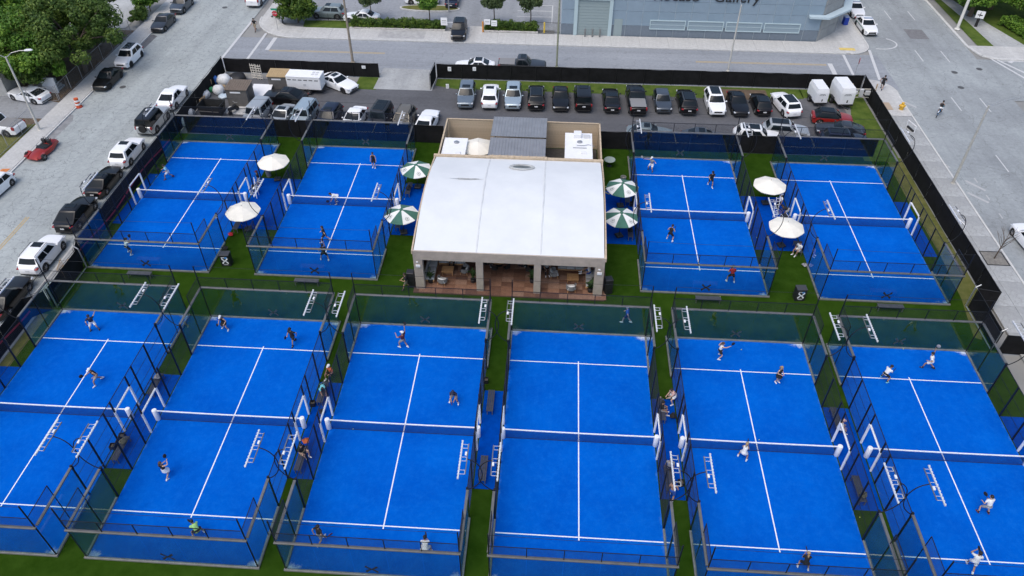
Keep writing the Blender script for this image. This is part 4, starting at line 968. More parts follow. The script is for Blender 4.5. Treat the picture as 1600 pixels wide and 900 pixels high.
# trailers
def wheel_on(t, x, y, z, flip=False):
    w = bpy.data.objects.new('wheel', None); COL.objects.link(w); w.parent = t; w.location = (x, y, z); w.rotation_euler = (0, 0, math.pi if flip else 0)
    obj('tyre', CM['sedan']['tyre'], M['tyre'], w); obj('rim', CM['sedan']['rim'], M['rim'], w)
for lab, px, sc in (('white towable generator by the white suv, left one', (1278, 166), .92), ('white towable generator beside the timber frame, right one', (1315, 168), 1.08)):
    x, y = at(*px); t = thing('generator_trailer', lab, 'generator', (x, y+1.2, 0), R(5), 'towable generators'); t.scale = (sc,)*3
    a = [(-.75, -1.45), (.75, -1.45), (.75, 1.3), (-.75, 1.3)]; b = [(p*.86, q*.92) for p, q in a]
    MB().loft([[(p, q, .55) for p, q in a], [(p, q, 1.75) for p, q in a], [(p, q, 2.25) for p, q in b]]).build('canopy', M['white_plastic'], t)
    for k in range(4): MB().box((-.3+k*.2, -1.455, 1.5), (.12, .01, .05)).build('louvre', M['trim'], t)
    MB().box((.1, -1.455, .85), (.12, .012, .30)).build('vent_slot', M['trim'], t); MB().box((0, -1.45, 1.62), (.6, .015, .10)).build('label_plate', mat('grey_print', (.35, .36, .37), .6), t)
    MB().box((0, -.1, .47), (1.5, 2.9, .14)).build('chassis', M['trim'], t); MB().tube([(-.5, -1.5, .45), (0, -2.3, .42), (.5, -1.5, .45)], .05, 5).build('drawbar', M['trim'], t)
    for s in (1, -1):
        w = bpy.data.objects.new('wheel', None); COL.objects.link(w); w.parent = t; w.location = (.88*s, 0, .33); w.rotation_euler = (0, 0, R(-90*s))
        obj('tyre', CM['sedan']['tyre'], M['tyre'], w); obj('rim', CM['sedan']['rim'], M['rim'], w); MB().bbox((.88*s, 0, .70), (.26, .85, .06), .02).build('mudguard', M['trim'], t)
x, y = at(484, 140, .4); t = thing('box_trailer', 'white equipment trailer parked in front of the black fence', 'trailer', (x-.4, y+.4, 0), R(-2))
MB().bbox((0, 0, 1.35), (3.9, 1.7, 1.5), .06).build('body', M['white_plastic'], t); MB().bbox((0, 0, 2.13), (3.95, 1.75, .09), .03).build('lid', M['white'], t)
for k in range(6): MB().box((-1.6+k*.62, -.86, 1.75), (.42, .02, .08)).build('louvre', M['trim'], t)
for k in range(2):
    for j in range(2): MB().box((1.0+.42*k, -.2+.5*j, 2.19), (.3, .34, .03)).build('roof_grille', mat('pale_grey', (.4, .4, .4), .6), t)
MB().box((.1, -.86, 1.2), (.3, .02, .25)).build('panel_latch', mat('pale_grey', (.4, .4, .4)), t); MB().box((0, 0, .52), (4.1, 1.5, .16)).build('chassis', M['trim'], t)
MB().tube([(1.9, .5, .5), (2.9, 0, .48), (1.9, -.5, .5)], .06, 6).build('drawbar', M['trim'], t)
for wxx in (-.4, .45):
    for s in (1, -1): wheel_on(t, wxx, s*.85, .33, s < 0)
# ------------------------------------------------------------------ people
SK = [mat('skin_light', (.52, .33, .24), .6, var=.05), mat('skin_tan', (.38, .22, .14), .6, var=.05), mat('skin_brown', (.20, .11, .07), .6, var=.05)]
CL = {n: mat('cloth_'+n, c, .85, var=.08, scale=9, bump=.3, bscale=18) for n, c in dict(black=(.012, .012, .014), navy=(.015, .02, .055), white=(.72, .73, .74), grey=(.28, .28, .29), maroon=(.10, .02, .035), red=(.48, .02, .03), skyblue=(.22, .50, .68), lime=(.38, .66, .24), orange=(.55, .13, .04), pink=(.62, .40, .36), royal=(.03, .10, .42), khaki=(.30, .25, .17), olive=(.12, .12, .08), teal=(.20, .62, .66)).items()}
HAIR = {'dark': mat('hair_dark', (.014, .010, .008), .6), 'brown': mat('hair_brown', (.08, .045, .025), .6), 'blond': mat('hair_blond', (.34, .24, .13), .6)}
def ik(a, b, l1, l2, pole):
    a, b = Vector(a), Vector(b); d = b-a; D = min(d.length, (l1+l2)*.995); d = d.normalized(); b = a+d*D
    x = (l1*l1-l2*l2+D*D)/(2*D); h = math.sqrt(max(0, l1*l1-x*x)); p = Vector(pole); p = p-d*p.dot(d); p = p.normalized() if p.length > 1e-6 else d.orthogonal().normalized()
    return a+d*x+p*h, b
RK = {}
def racket_meshes():
    if RK: return RK
    b = MB(); n = 20
    ring = lambda s, y: [(s*.13*math.sin(2*math.pi*k/n), y, .29+s*.145*math.cos(2*math.pi*k/n)) for k in range(n)]
    b.loft([ring(.93, -.019), ring(1, -.012), ring(1, .012), ring(.93, .019)]); RK['head'] = b.mesh('racket_head', 40)
    RK['grip'] = MB().tube([(0, 0, -.06), (0, 0, .10), (0, 0, .17)], [.018, .016, .022], 7).mesh('grip'); return RK
POSES = {
 'stand': dict(ph=.93, fl=(.04, .11, 0), fr=(-.02, -.11, 0), hl=(.10, .27, .84), hr=(.10, -.27, .84), lean=4),
 'ready': dict(ph=.80, fl=(.05, .30, 0), fr=(-.03, -.30, 0), hl=(.42, .10, .98), hr=(.44, -.08, 1.02), lean=24),
 'wide': dict(ph=.84, fl=(.08, .29, 0), fr=(-.08, -.28, 0), hl=(.30, .26, .90), hr=(.36, -.20, .92), lean=20),
 'lunge': dict(ph=.81, fl=(.34, .16, 0), fr=(-.40, -.18, .03), hl=(.20, .36, 1.02), hr=(.44, -.32, .92), lean=18),
 'step': dict(ph=.89, fl=(.32, .10, 0), fr=(-.34, -.10, .05), hl=(-.14, .28, .92), hr=(.26, -.24, .98), lean=8),
 'overhead': dict(ph=.87, fl=(.22, .16, 0), fr=(-.26, -.18, 0), hl=(.36, .28, 1.42), hr=(.02, -.36, 1.92), lean=-4),
 'reach': dict(ph=.82, fl=(.10, .26, 0), fr=(-.05, -.30, 0), hl=(.05, .42, 1.12), hr=(.22, -.78, 1.12), lean=12),
 'bend': dict(ph=.84, fl=(.05, .18, 0), fr=(-.08, -.18, 0), hl=(.50, .14, .48), hr=(.52, -.12, .46), lean=72),
 'crouch': dict(ph=.70, fl=(.10, .30, 0), fr=(.0, -.30, 0), hl=(.46, .10, .66), hr=(.46, -.10, .68), lean=34),
 'sit': dict(ph=.53, fl=(.46, .14, 0), fr=(.46, -.14, 0), hl=(.34, .16, .66), hr=(.34, -.16, .66), lean=8),
 'ride': dict(ph=.98, fl=(.12, .12, .18), fr=(.20, -.12, .38), hl=(.52, .22, 1.02), hr=(.52, -.22, 1.02), lean=20),
}
def person(label, xy, hd, pose='ready', top='black', bottom='black', skin=0, hair='dark', cap=None, shoes='white', racket=None, female=False, sleeve=.55, skirt=False, s=1.0, z=.02, hands=None, legs='shorts', pony=False, dress=False):
    P = dict(POSES[pose]); P.update(hands or {})
    t = thing('person', label, 'person', (xy[0], xy[1], z), R(hd)); t.scale = (s, s, s); sk = SK[skin]
    ph, la = P['ph'], R(P['lean']); sp = Vector((math.sin(la), 0, math.cos(la))); fw = Vector((math.cos(la), 0, -math.sin(la))); Y = Vector((0, 1, 0))
    if pose in ('bend', 'crouch'): base = Vector((-.12, 0, ph))
    else: base = Vector((-.04 if P['lean'] > 15 else 0, 0, ph))
    at_ = lambda q: base+sp*q
    shw = .165 if female else .19; hpw = .10
    up = Vector((math.sin(la*.55), 0, math.cos(la*.55))); neck = at_(.50); head = neck+up*.20; hf = Vector((math.cos(la*.55), 0, -math.sin(la*.55)))
    V, E, RA = [], [], []
    def v(p, r, par=None):
        V.append(tuple(p)); RA.append(r); 
        if par is not None: E.append((par, len(V)-1))
        return len(V)-1
    pel = v(base, (.115, .105)); wa = v(at_(.17), (.105, .095), pel); ch = v(at_(.36), (.125, .105), wa); nk = v(neck, (.058, .058), ch); nk2 = v(neck+up*.07, (.055, .055), nk)
    h0 = v(head-up*.05+hf*.015, (.082, .082), nk2); h1 = v(head+up*.03, (.098, .098), h0); v(head+up*.095-hf*.01, (.06, .06), h1); v(head-up*.015+hf*.115, (.014, .014), h0)
    for sgn in (1, -1): v(head+Y*.095*sgn-up*.01, (.018, .018), h1)
    J = {}
    for sgn, nm in ((1, 'l'), (-1, 'r')):
        sh = at_(.44)+Y*shw*sgn; hand = Vector(P['h'+nm]); el, wr = ik(sh, hand, .29, .26, (-.6, .55*sgn, -.7))
        a = v(sh, (.062, .062), ch); b = v(sh+(el-sh)*.5, (.050, .050), a); c = v(el, (.042, .042), b); d = v(el+(wr-el)*.4, (.042, .042), c); e = v(wr, (.029, .029), d)
        dr = (wr-el).normalized(); sd_ = Y*sgn; sd_ = (sd_-dr*sd_.dot(dr)).normalized(); cu = dr.cross(sd_)
        if cu.z > 0: cu = -cu
        pm = v(wr+dr*.065, (.034, .024), e)
        for q, (o, ln) in enumerate(((-.027, .062), (-.009, .072), (.010, .067), (.028, .052))):
            k1 = v(wr+dr*.098+sd_*o, (.0095, .0095), pm); k2 = v(wr+dr*(.098+ln*.55)+sd_*o*1.1+cu*.022, (.009, .009), k1); v(wr+dr*(.098+ln*.6)+sd_*o*1.1+cu*.052, (.008, .008), k2)
        th = v(wr+dr*.05-sd_*.042+cu*.012, (.011, .011), pm); v(wr+dr*.09-sd_*.05+cu*.035, (.009, .009), th)
        J['sh'+nm], J['el'+nm], J['wr'+nm], J['dir'+nm], J['cu'+nm] = sh, el, wr, dr, cu
        hp = base+Y*hpw*sgn-Vector((0, 0, .03)); f = Vector(P['f'+nm]); an = f+Vector((0, 0, .085)); kn, an = ik(hp, an, .44, .42, (1, .22*sgn, .1))
        a = v(hp, (.088, .088), pel); b = v(hp+(kn-hp)*.5, (.076, .076), a); c = v(kn, (.054, .054), b); d = v(kn+(an-kn)*.35, (.056, .056), c); e = v(an, (.036, .036), d)
        v(an+Vector((.14, .03*sgn, -.045)), (.034, .030), e); J['hp'+nm], J['kn'+nm], J['an'+nm] = hp, kn, an
    me = bpy.data.meshes.new('body'); me.from_pydata(V, E, []); body = obj('body', me, sk, t)
    body.modifiers.new('skin', 'SKIN'); me.skin_vertices[0].data[0].use_root = True
    for i, rr_ in enumerate(RA): me.skin_vertices[0].data[i].radius = rr_
    su = body.modifiers.new('subdivision', 'SUBSURF'); su.levels = su.render_levels = 1; body.modifiers['skin'].use_smooth_shade = True
    def tor(q, rx, ry, dy=0): 
        c = at_(q); return [c+Y*(rx*math.cos(2*math.pi*k/14))+fw*(ry*math.sin(2*math.pi*k/14)+dy) for k in range(14)]
    T = CL[top] if top else None
    if T:
        b = MB(); wd = .88 if female else 1
        low = [tor(-.06, .178*wd, .142)] if not dress else []
        b.loft(low+[tor(.02, .165*wd, .134), tor(.14, .152*wd, .126), tor(.28, .175*wd, .138), tor(.40, shw+.015, .132), tor(.46, shw*.92, .105), tor(.505, .072, .072)])
        if sleeve:
            for nm in 'lr':
                a, c = J['sh'+nm], J['el'+nm]; a2 = a-Y*(.05 if nm == 'l' else -.05); b.tube([a2, a, a+(c-a)*sleeve], [.085, .078, .064], 9)
                if sleeve > .9: b.tube([a+(c-a)*.95, c, c+(J['wr'+nm]-c)*.9], [.062, .056, .045], 9)
        b.build('shirt', T, t, smooth=60)
    B = CL[bottom]; b = MB()
    if skirt or dress:
        q = .10; mid = (J['knl']+J['knr'])/2
        def ring_(c, r1, r2): return [Vector(c)+Y*(r1*math.cos(2*math.pi*k/18)*(1+.05*math.cos(6*math.pi*k/9)))+Vector((1, 0, 0))*(r2*math.sin(2*math.pi*k/18)) for k in range(18)]
        b.loft([ring_(at_(.10), .155, .13), ring_(base+Vector((0, 0, -.03)), .19, .17), ring_(base+(mid-base)*.55, .27, .24)]); nm_ = 'skirt'
    else:
        b.loft([tor(.10, .158, .13), tor(.02, .172, .145), tor(-.07, .165, .14), tor(-.11, .11, .10)])
        f = .66 if legs == 'shorts' else 1.0
        for nm in 'lr':
            h, k = J['hp'+nm], J['kn'+nm]; b.tube([h+Vector((0, 0, .06)), h, h+(k-h)*.4, h+(k-h)*f], [.09, .108, .104, .098 if legs == 'shorts' else .07], 10)
            if legs != 'shorts': b.tube([k, k+(J['an'+nm]-k)*.5, J['an'+nm]+Vector((0, 0, .03))], [.07, .066, .055], 10)
        nm_ = 'shorts' if legs == 'shorts' else 'trousers'
    b.build(nm_, B, t, smooth=60)
    for nm, sg in (('l', 1), ('r', -1)):
        a = J['an'+nm]; b = MB(); b.tube([a+Vector((-.07, 0, -.045)), a+Vector((-.02, 0, -.035)), a+Vector((.07, .012*sg, -.045)), a+Vector((.165, .03*sg, -.055)), a+Vector((.20, .035*sg, -.06))], [.030, .052, .052, .042, .02], 9)
        b.build('shoe', CL[shoes], t, smooth=60); MB().tube([a+Vector((0, 0, .0)), a+(J['kn'+nm]-a)*.22], [.045, .05], 8).build('sock', CL['white' if shoes == 'white' else 'black'], t)
    hm = HAIR[hair]; b = MB()
    def hring(q, r, back): c = head+up*q-hf*back; return [c+Y*(r*math.cos(2*math.pi*k/12))+hf*(r*1.1*math.sin(2*math.pi*k/12)) for k in range(12)]
    b.loft([hring(-.02, .082, .045), hring(.035, .103, .016), hring(.075, .102, .004), hring(.115, .078, .004), hring(.135, .035, .004)]); 
    if female: b.tube([head-hf*.09, head-hf*.14-up*.05, head-hf*.15-up*.17, head-hf*.12-up*.26], [.05, .05, .04, .012], 8)
    b.build('hair', hm, t, smooth=60)
    if cap:
        b = MB(); b.loft([hring(.045, .112, 0), hring(.09, .11, 0), hring(.13, .085, 0), hring(.15, .03, 0)]); c = head+up*.05+hf*.12
        b.loft([[c-Y*.085-hf*.03, c+Y*.085-hf*.03, c+Y*.085-hf*.03-up*.012, c-Y*.085-hf*.03-up*.012], [c-Y*.055+hf*.085-up*.015, c+Y*.055+hf*.085-up*.015, c+Y*.055+hf*.085-up*.025, c-Y*.055+hf*.085-up*.025]])
        b.build('cap', CL[cap], t, smooth=50)
    ey = MB(); [ey.lathe([(.012, 0), (.008, .008)], 6, tuple(head+hf*.094+Y*.034*q+up*.012), 'x') for q in (1, -1)]; ey.box(tuple(head+hf*.088-up*.055), (.012, .045, .010)); stuff(ey.build('face_features', HAIR['dark'], t))
    if racket:
        hand_, lab = racket; wr, dr, cu = J['wr'+hand_], J['dir'+hand_], J['cu'+hand_]; g = wr+dr*.10+cu*.03
        upv = (dr*.75-cu*.5+Vector((0, 0, .35))).normalized(); ax = upv.cross(Vector((0, 1, .3))).normalized(); ay = upv.cross(ax)
        mtx = Matrix((ax, ay, upv)).transposed().to_4x4(); mtx.translation = g
        W = Matrix.LocRotScale(Vector((xy[0], xy[1], z)), Quaternion((0, 0, 1), R(hd)), Vector((s, s, s))) @ mtx
        rk = thing('padel_racket', lab, 'racket', group='padel rackets in play'); rk.matrix_world = W
        k = racket_meshes(); obj('head', k['head'], random.choice([CL['black'], CL['grey'], CL['black'], CL['maroon'], CL['navy']]), rk); obj('grip', k['grip'], CL['black'], rk)
    return t
def R_(s): return ('r', s)
person('player in navy tee and white shorts, arm flung out, far end of first front court', at(149, 515), -60, 'reach', 'navy', 'white', shoes='black', hands=dict(hl=(.1, .55, 1.75), hr=(.30, -.30, 1.0)), racket=R_('racket of the navy-shirted player on the first front court'), cap='navy')
person('player in black tank, grey shorts and white cap mid-lunge on first front court', at(155, 598), -130, 'lunge', 'black', 'grey', 1, cap='white', sleeve=0, racket=R_('racket of the lunging white-capped player on the first front court'))
person('player in black crop top, black skirt and white cap on second front court', at(353, 514), -100, 'wide', 'black', 'black', 0, 'brown', 'white', female=True, skirt=True, sleeve=0, s=.94, racket=R_('racket of the white-capped player on the second front court'))
person('player all in black near the service line of the second front court', at(460, 537), -110, 'step', 'black', 'black', 1, cap='black', shoes='black', racket=R_('racket of the black-clad player on the second front court'))
person('player in black top and white skirt seen from behind on second front court', at(262, 745), 70, 'overhead', 'black', 'white', 0, 'brown', female=True, skirt=True, sleeve=0, s=.95, hands=dict(hr=(.30, -.25, 1.55), hl=(.32, .2, 1.1)), racket=R_('racket of the white-skirted player on the second front court'))
person('player in lime shirt and black shorts behind the near mesh of second front court', at(312, 837), 140, 'crouch', 'lime', 'black', 1, racket=R_('racket of the lime-shirted player'))
person('player in maroon shirt and white cap swinging overhead on third front court', at(631, 543), 150, 'overhead', 'maroon', 'grey', 1, cap='white', racket=R_('racket raised by the maroon-shirted player'))
person('crouching player in dark navy cap and tee on third front court', at(710, 628), -95, 'crouch', 'navy', 'grey', 1, cap='navy', racket=R_('racket of the crouching player on the third front court'))
person('player in black tee and grey shorts at the near left of third front court', at(502, 847), 60, 'step', 'black', 'grey', 1, hands=dict(hr=(.05, -.45, .95)), racket=R_('racket of the black-shirted player at the near left'))
person('player in loose white shirt and black cap at the near right of third front court', at(666, 864), 95, 'crouch', 'white', 'white', 1, cap='black', racket=R_('racket of the white-shirted player on the third front court'))
person('person in blue shirt and shorts walking behind the fourth front court', at(979, 504), 160, 'step', 'royal', 'navy', 0, cap='white', z=-.02)
person('player in white tank and black shorts stretching with a racket on fifth front court', at(1122, 558), 0, 'reach', 'white', 'black', 0, 'brown', female=True, sleeve=0, s=.95, hands=dict(hr=(.62, -.10, 1.30)), racket=R_('racket stretched out by the white-topped player'))
person('player in a black dress on the service line of fifth front court', at(1213, 597), -60, 'stand', 'black', 'black', 0, 'blond', female=True, dress=True, sleeve=0, s=.95, hands=dict(hl=(.25, .12, 1.1), hr=(.25, -.12, 1.1)))
person('player in a white dress at the net of fifth front court', at(1159, 717), 60, 'ready', 'white', 'white', 1, 'blond', female=True, dress=True, sleeve=0, s=.95, racket=R_('racket of the player in the white dress at the net'))
person('player in black at the near service line of fifth front court', at(1254, 889), 80, 'ready', 'black', 'black', 1, 'blond', female=True, s=.95, racket=R_('racket of the player in black at the near end'))
person('player in loose white tee with turquoise shoes on sixth front court', at(1380, 594), 30, 'crouch', 'white', 'black', 1, shoes='teal', hands=dict(ph=.72), racket=R_('racket of the turquoise-shoed player'))
person('player in white leaping at the far end of sixth front court', at(1449, 576), 150, 'lunge', 'white', 'white', 1, shoes='navy', hands=dict(hr=(.1, -.2, 1.9)), racket=R_('racket raised by the leaping player in white'))
person('player in pale grey tee and shorts at the right of sixth front court', at(1536, 802), 100, 'wide', 'white', 'grey', 0, shoes='maroon', racket=R_('racket of the pale grey player at the right edge'))
person('player all in white at the near end of sixth front court', at(1514, 889), 75, 'step', 'white', 'white', 1, cap='black', hands=dict(hl=(.35, .15, 1.4), hr=(.35, -.2, 1.1)), racket=R_('racket of the player in white at the near right'))
person('player in light blue shirt with a pink racket on the leftmost back court', at(265, 279), 200, 'lunge', 'skyblue', 'white', 1, shoes='maroon', racket=R_('racket of the light blue player on the leftmost back court'))
person('player in white tee and navy shorts at near end of leftmost back court', at(203, 397), 60, 'wide', 'white', 'navy', 1, hands=dict(hr=(.3, -.4, 1.5)), racket=R_('racket of the white-shirted player on the leftmost back court'))
person('player in black tank standing at far end of the back court left of pavilion', at(585, 262), -95, 'stand', 'black', 'black', 0, sleeve=0)
person('player in white bending down at the net left of the pavilion', at(527, 318), 200, 'bend', 'white', 'white', 1, racket=R_('racket of the bending player in white'))
person('player in black walking at mid court left of the pavilion', at(509, 378), -170, 'step', 'black', 'black', 0, hands=dict(fr=(-.45, -.1, .1)))
person('player in black with a raised racket behind the near glass left of pavilion', at(508, 407), 100, 'lunge', 'black', 'black', 1, hands=dict(hr=(.1, -.15, 1.9), ph=.86, fl=(.1, .35, 0), fr=(-.1, -.3, 0)), racket=R_('racket raised behind the near glass left of pavilion'))
person('player in grey tee and white cap reaching left, court right of pavilion', at(1017, 267), -130, 'reach', 'grey', 'white', 0, cap='white', shoes='navy', racket=R_('racket of the grey-shirted player right of the pavilion'))
person('player all in black at far right of the court right of pavilion', at(1109, 291), -80, 'step', 'black', 'black', 1, cap='black', racket=R_('racket of the black-clad player right of the pavilion'))
person('player in black tank lunging at mid court right of pavilion', at(1046, 376), 60, 'wide', 'black', 'black', 0, sleeve=0, racket=R_('racket of the black tank player right of the pavilion'))
person('player in a red tee and black shorts at the near end right of pavilion', at(1141, 441), 95, 'wide', 'red', 'black', 1, hands=dict(ph=.86), racket=R_('racket of the red-shirted player'))
# people off court
person('person in black tee and white shorts at the ball cart between left back courts', at(407, 291), 190, 'stand', 'black', 'white', 1, z=-.01, cap='maroon')
person('person in black and olive walking past the left speaker of the pavilion', at(636, 451), 200, 'step', 'black', 'olive', 1, z=-.02, shoes='black', hands=dict(hl=(.4, .25, 1.2)))
person('person in white tee and black trousers standing under the right cream parasols', (18.35, 27.3), 200, 'stand', 'white', 'black', 1, cap='white', z=-.01, legs='long')
person('person in dark clothes beside the ball cart between right back courts', (18.75, 26.2), 170, 'bend', 'black', 'grey', 2, z=-.01)
person('player in white tee seated on the bench between the right back courts', (18.75, 20.9), 215, 'sit', 'white', 'white', 1, z=.0, cap=None)
person('seated player in orange top between second and third front courts', (-17.6, 4.55), -120, 'sit', 'orange', 'black', 1, cap='white', z=0)
person('player in turquoise patterned shirt leaning over the bench by the second court', (-17.75, 2.9), -70, 'bend', 'teal', 'black', 1, z=0)
person('player in black curled up on the bench between second and third front courts', (-17.85, -2.3), -30, 'sit', 'black', 'khaki', 0, z=0, hands=dict(fl=(.52, .1, .2), fr=(.5, -.1, .1)))
person('player in pale pink top crouching on the turf by the fifth front court', at(1050, 627), 200, 'crouch', 'pink', 'white', 0, z=-.02)
person('person in grey tee standing between fourth and fifth front courts', at(1043, 742), 80, 'stand', 'grey', 'navy', 1, z=-.01, shoes='black')
person('shirtless player in blue shorts between fourth and fifth front courts', at(1048, 779), 75, 'step', None, 'royal', 1, 'brown', z=-.01, shoes='white', hands=dict(hl=(.3, .2, 1.05)))
person('seated person in dark clothes beside the fourth front court bench', (5.55, 2.7), 0, 'sit', 'black', 'grey', 1, z=0)
person('seated player in pink cap and white top by the fifth front court gate', (17.25, 1.9), 0, 'sit', 'white', 'white', 0, cap='pink', z=0)
person('person in black tee and khaki shorts crossing at top left corner', at(400, 48), -100, 'step', 'black', 'khaki', 1, z=.0, shoes='black')
person('pedestrian all in black on the right street corner pavement', at(1376, 141), 60, 'step', 'black', 'black', 1, z=.11, shoes='black')
person('guest in white shirt and black trousers on the left back sofa', (-10.5, 17.35), -90, 'sit', 'white', 'black', 1, z=.105, legs='long', shoes='black')
person('guest in white tee and blue shorts on the right sofa with legs out', (.9, 16.6), 180, 'sit', 'white', 'royal', 0, z=.105, hands=dict(fl=(.7, .1, .35), fr=(.7, -.1, .35)))
person('guest in black at the left side of the left round dining table', (-7.72, 17.2), 20, 'sit', 'black', 'black', 1, z=.105, legs='long', shoes='white')
person('guest in dark red at the right round dining table', (-4.75, 17.1), 30, 'sit', 'maroon', 'black', 2, z=.105, legs='long')
person('guest in grey beside the armchair of the right bay', (-2.6, 16.9), -80, 'sit', 'grey', 'black', 1, z=.105, legs='long')
# cyclist
cx, cy = at(1465, 181); bz = 88
person('cyclist in black top and white shorts riding on the right street', (cx, cy), 55, 'ride', 'black', 'white', 1, z=0, shoes='black', sleeve=0)
bk = thing('bicycle', 'blue hire bicycle with front basket under the cyclist', 'bicycle', (cx, cy, 0), R(55))
for x in (-.52, .54):
    b = MB(); b.lathe([(.31, -.02), (.335, -.02), (.34, 0), (.335, .02), (.31, .02), (.31, -.02)], 22, (x, 0, .34), 'y', cap=False); w = b.build('wheel', M['tyre'], bk, smooth=40)
    for q in range(8): MB().tube([(x, 0, .34), (x+.31*math.cos(q*.785), 0, .34+.31*math.sin(q*.785))], .004, 3).build('spoke', M['steel'], w)
fb = MB(); [fb.tube(p, .022, 6) for p in ([(-.52, 0, .34), (-.05, 0, .32), (-.18, 0, .86)], [(-.05, 0, .32), (.40, 0, .72)], [(-.15, 0, .70), (.40, 0, .72)], [(.36, 0, .95), (.40, 0, .72), (.54, 0, .34)])]
fb.build('frame', mat('bike_blue', (.05, .25, .55), .4), bk); MB().bbox((-.2, 0, .9), (.26, .16, .06), .025).build('saddle', M['trim'], bk)
MB().tube([(.48, .27, 1.0), (.36, .1, .98), (.36, -.1, .98), (.48, -.27, 1.0)], .014, 6).build('handlebar', M['trim'], bk); MB().bbox((.62, 0, .86), (.28, .36, .24), .02).build('basket', mat('basket_teal', (.25, .5, .62), .6), bk)
MB().tube([(-.75, 0, .70), (-.52, 0, .74), (-.25, 0, .66)], .05, 6).build('rear_mudguard', mat('bike_pale', (.6, .68, .75), .5), bk); MB().lathe([(.09, -.02), (.09, .02)], 12, (-.05, -.05, .32), 'y').build('chainring', M['steel'], bk)
# balls
for k, (u, v, d) in enumerate(((1158, 547, 'in front of the stretching player on the fifth court'), (1411, 546, 'at the far glass of the sixth court'), (552, 671, 'at the net of the third court'), (516, 320, 'beside the bending player in white'), (1125, 464, 'on the turf behind the fifth court bench'), (244, 276, 'by the light blue player on the leftmost back court'), (632, 312, 'on the blue walkway left of the pavilion'), (1186, 688, 'above the net of the fifth court'), (1182, 372, 'beside the right court near the nearer cream parasol'), (1343, 809, 'on the turf between fifth and sixth courts'))):
    x, y = at(u, v); tag(MB().lathe([(.004, -.036), (.022, -.028), (.036, 0), (.022, .028), (.004, .036)], 10, (0, 0, 0)).build('padel_ball', mat('ball_yellow', (.62, .70, .12), .8), None, (x, y, .06), smooth=80), 'yellow ball '+d, 'ball', 'padel balls')
# ------------------------------------------------------------------ benches, bins, bags, carts
def bench(label, x, y, rz=0, l=2.0):
    t = thing('bench', label, 'bench', (x, y, -.01), rz, 'slatted benches')
    for k in range(4): MB().bbox((0, -.18+k*.12, .45), (l, .105, .035), .008).build('slat', mat('slat_grey', (.075, .08, .095), .5, .3, var=.2), t)
    for s in (-1, 1):
        for q in (-.17, .17): MB().box((s*(l/2-.08), q, .215), (.05, .05, .43)).build('leg', M['rail'], t)
        MB().box((s*(l/2-.08), 0, .415), (.05, .4, .03)).build('crossbar', M['rail'], t)
for k, x in enumerate((-35.9, -22.0, 10.25, 24.4)): bench('grey slatted bench on the turf behind the %s front court' % ('first', 'second', 'fifth', 'sixth')[k], x, 14.25, 0)
for i in range(5):
    gx = AX[i]+5.62
    for s in (-1, 1): bench('dark slatted bench between %s and %s front courts, %s side' % (nth[i], nth[i+1], 'near' if s < 0 else 'far'), gx, 2.75*s, R(90), 1.9)
for x, nm in ((-30.1, 'left'), (18.75, 'right')):
    bench('dark bench between the two %s back courts, near side' % nm, x, 21.3, R(90), 1.6)
for x, nm in ((-15.9, 'left'), (4.55, 'right')):
    for s in (-1, 1): bench('dark bench beside the court %s of the pavilion, %s one' % (nm, 'near' if s < 0 else 'far'), x, BY+2.6*s, R(90), 1.9)
def promo_box(label, x, y):
    t = thing('drinks_box', label, 'box', (x, y, -.02), R(4), 'black branded boxes')
    MB().bbox((0, 0, .58), (.78, .62, 1.15), .02).build('cabinet', M['black_plastic'], t); MB().bbox((0, 0, 1.17), (.8, .64, .05), .01).build('lid', mat('lid_dark', (.05, .05, .055), .4), t)
    o = obj('emblem', ME['x'], M['white'], t, (0, -.325, .60)); o.scale = (.72, 1, .9)
    MB().box((-.12, -.318, .95), (.28, .01, .06)).build('print_strip', M['white'], t); MB().box((.12, -.318, .92), (.20, .01, .15)).build('blue_label', mat('label_blue', (.08, .28, .65), .5), t); MB().box((0, -.318, .22), (.34, .01, .1)).build('print_strip', mat('print_grey', (.4, .4, .4)), t)
promo_box('black box with white x emblem on the turf between the left back courts', -29.35, 16.35); promo_box('black box with white x emblem on the turf between the right back courts', 17.55, 15.15)
def bag(label, x, y, col, w=.55, h=.32, rz=0, z=0, col2=None):
    t = thing('sports_bag', label, 'bag', (x, y, z), rz, 'bags beside the courts')
    rows = [[(q*w/2*(1-.25*abs(f)), f*.17*(1 if abs(q) < .9 else .8), h*(.5+.5*math.cos(f*1.2))*(1-.2*abs(q))) for f in np.linspace(-1.3, 1.3, 9)] for q in np.linspace(-1, 1, 7)]
    MB().loft(rows).build('sack', CL[col], t, smooth=60); MB().tube([(-w*.3, -.05, h*.8), (-w*.2, -.08, h+.12), (w*.2, -.08, h+.12), (w*.3, -.05, h*.8)], .015, 5).build('handle', CL[col2 or 'black'], t)
bag('dark backpack under grey towel on the bench by the first front court', -29.65, 3.2, 'grey', .6, .4, R(90), .46); bag('orange bag on the bench between second and third front courts', -17.75, -1.55, 'orange', .5, .4, .4, .46)
bag('black bag on the floor behind the second front court bench', -17.5, 1.3, 'black', .4, .3); bag('green bag on the turf between first and second front courts', -29.6, -2.4, 'olive', .5, .45, 1.2, .46)
bag('red bag on the turf beside the leftmost back court', -30.35, 20.1, 'red', .45, .4, .5); bag('khaki bag beside the fourth front court mesh', 5.6, 3.75, 'khaki', .5, .4, 1.2)
bag('black racket bag on the bench left of the pavilion', -15.9, 27.6, 'black', .7, .35, 1.4, .46); bag('black bag with white towel on bench left of the pavilion', -15.7, 22.3, 'black', .6, .4, .7, .46)
bag('black sports bags on the bench right of the pavilion', 4.55, 22.4, 'black', .8, .45, 1.5, .46); bag('black bag beyond the bench right of the pavilion', 4.4, 25.9, 'black', .6, .5, 1.5)
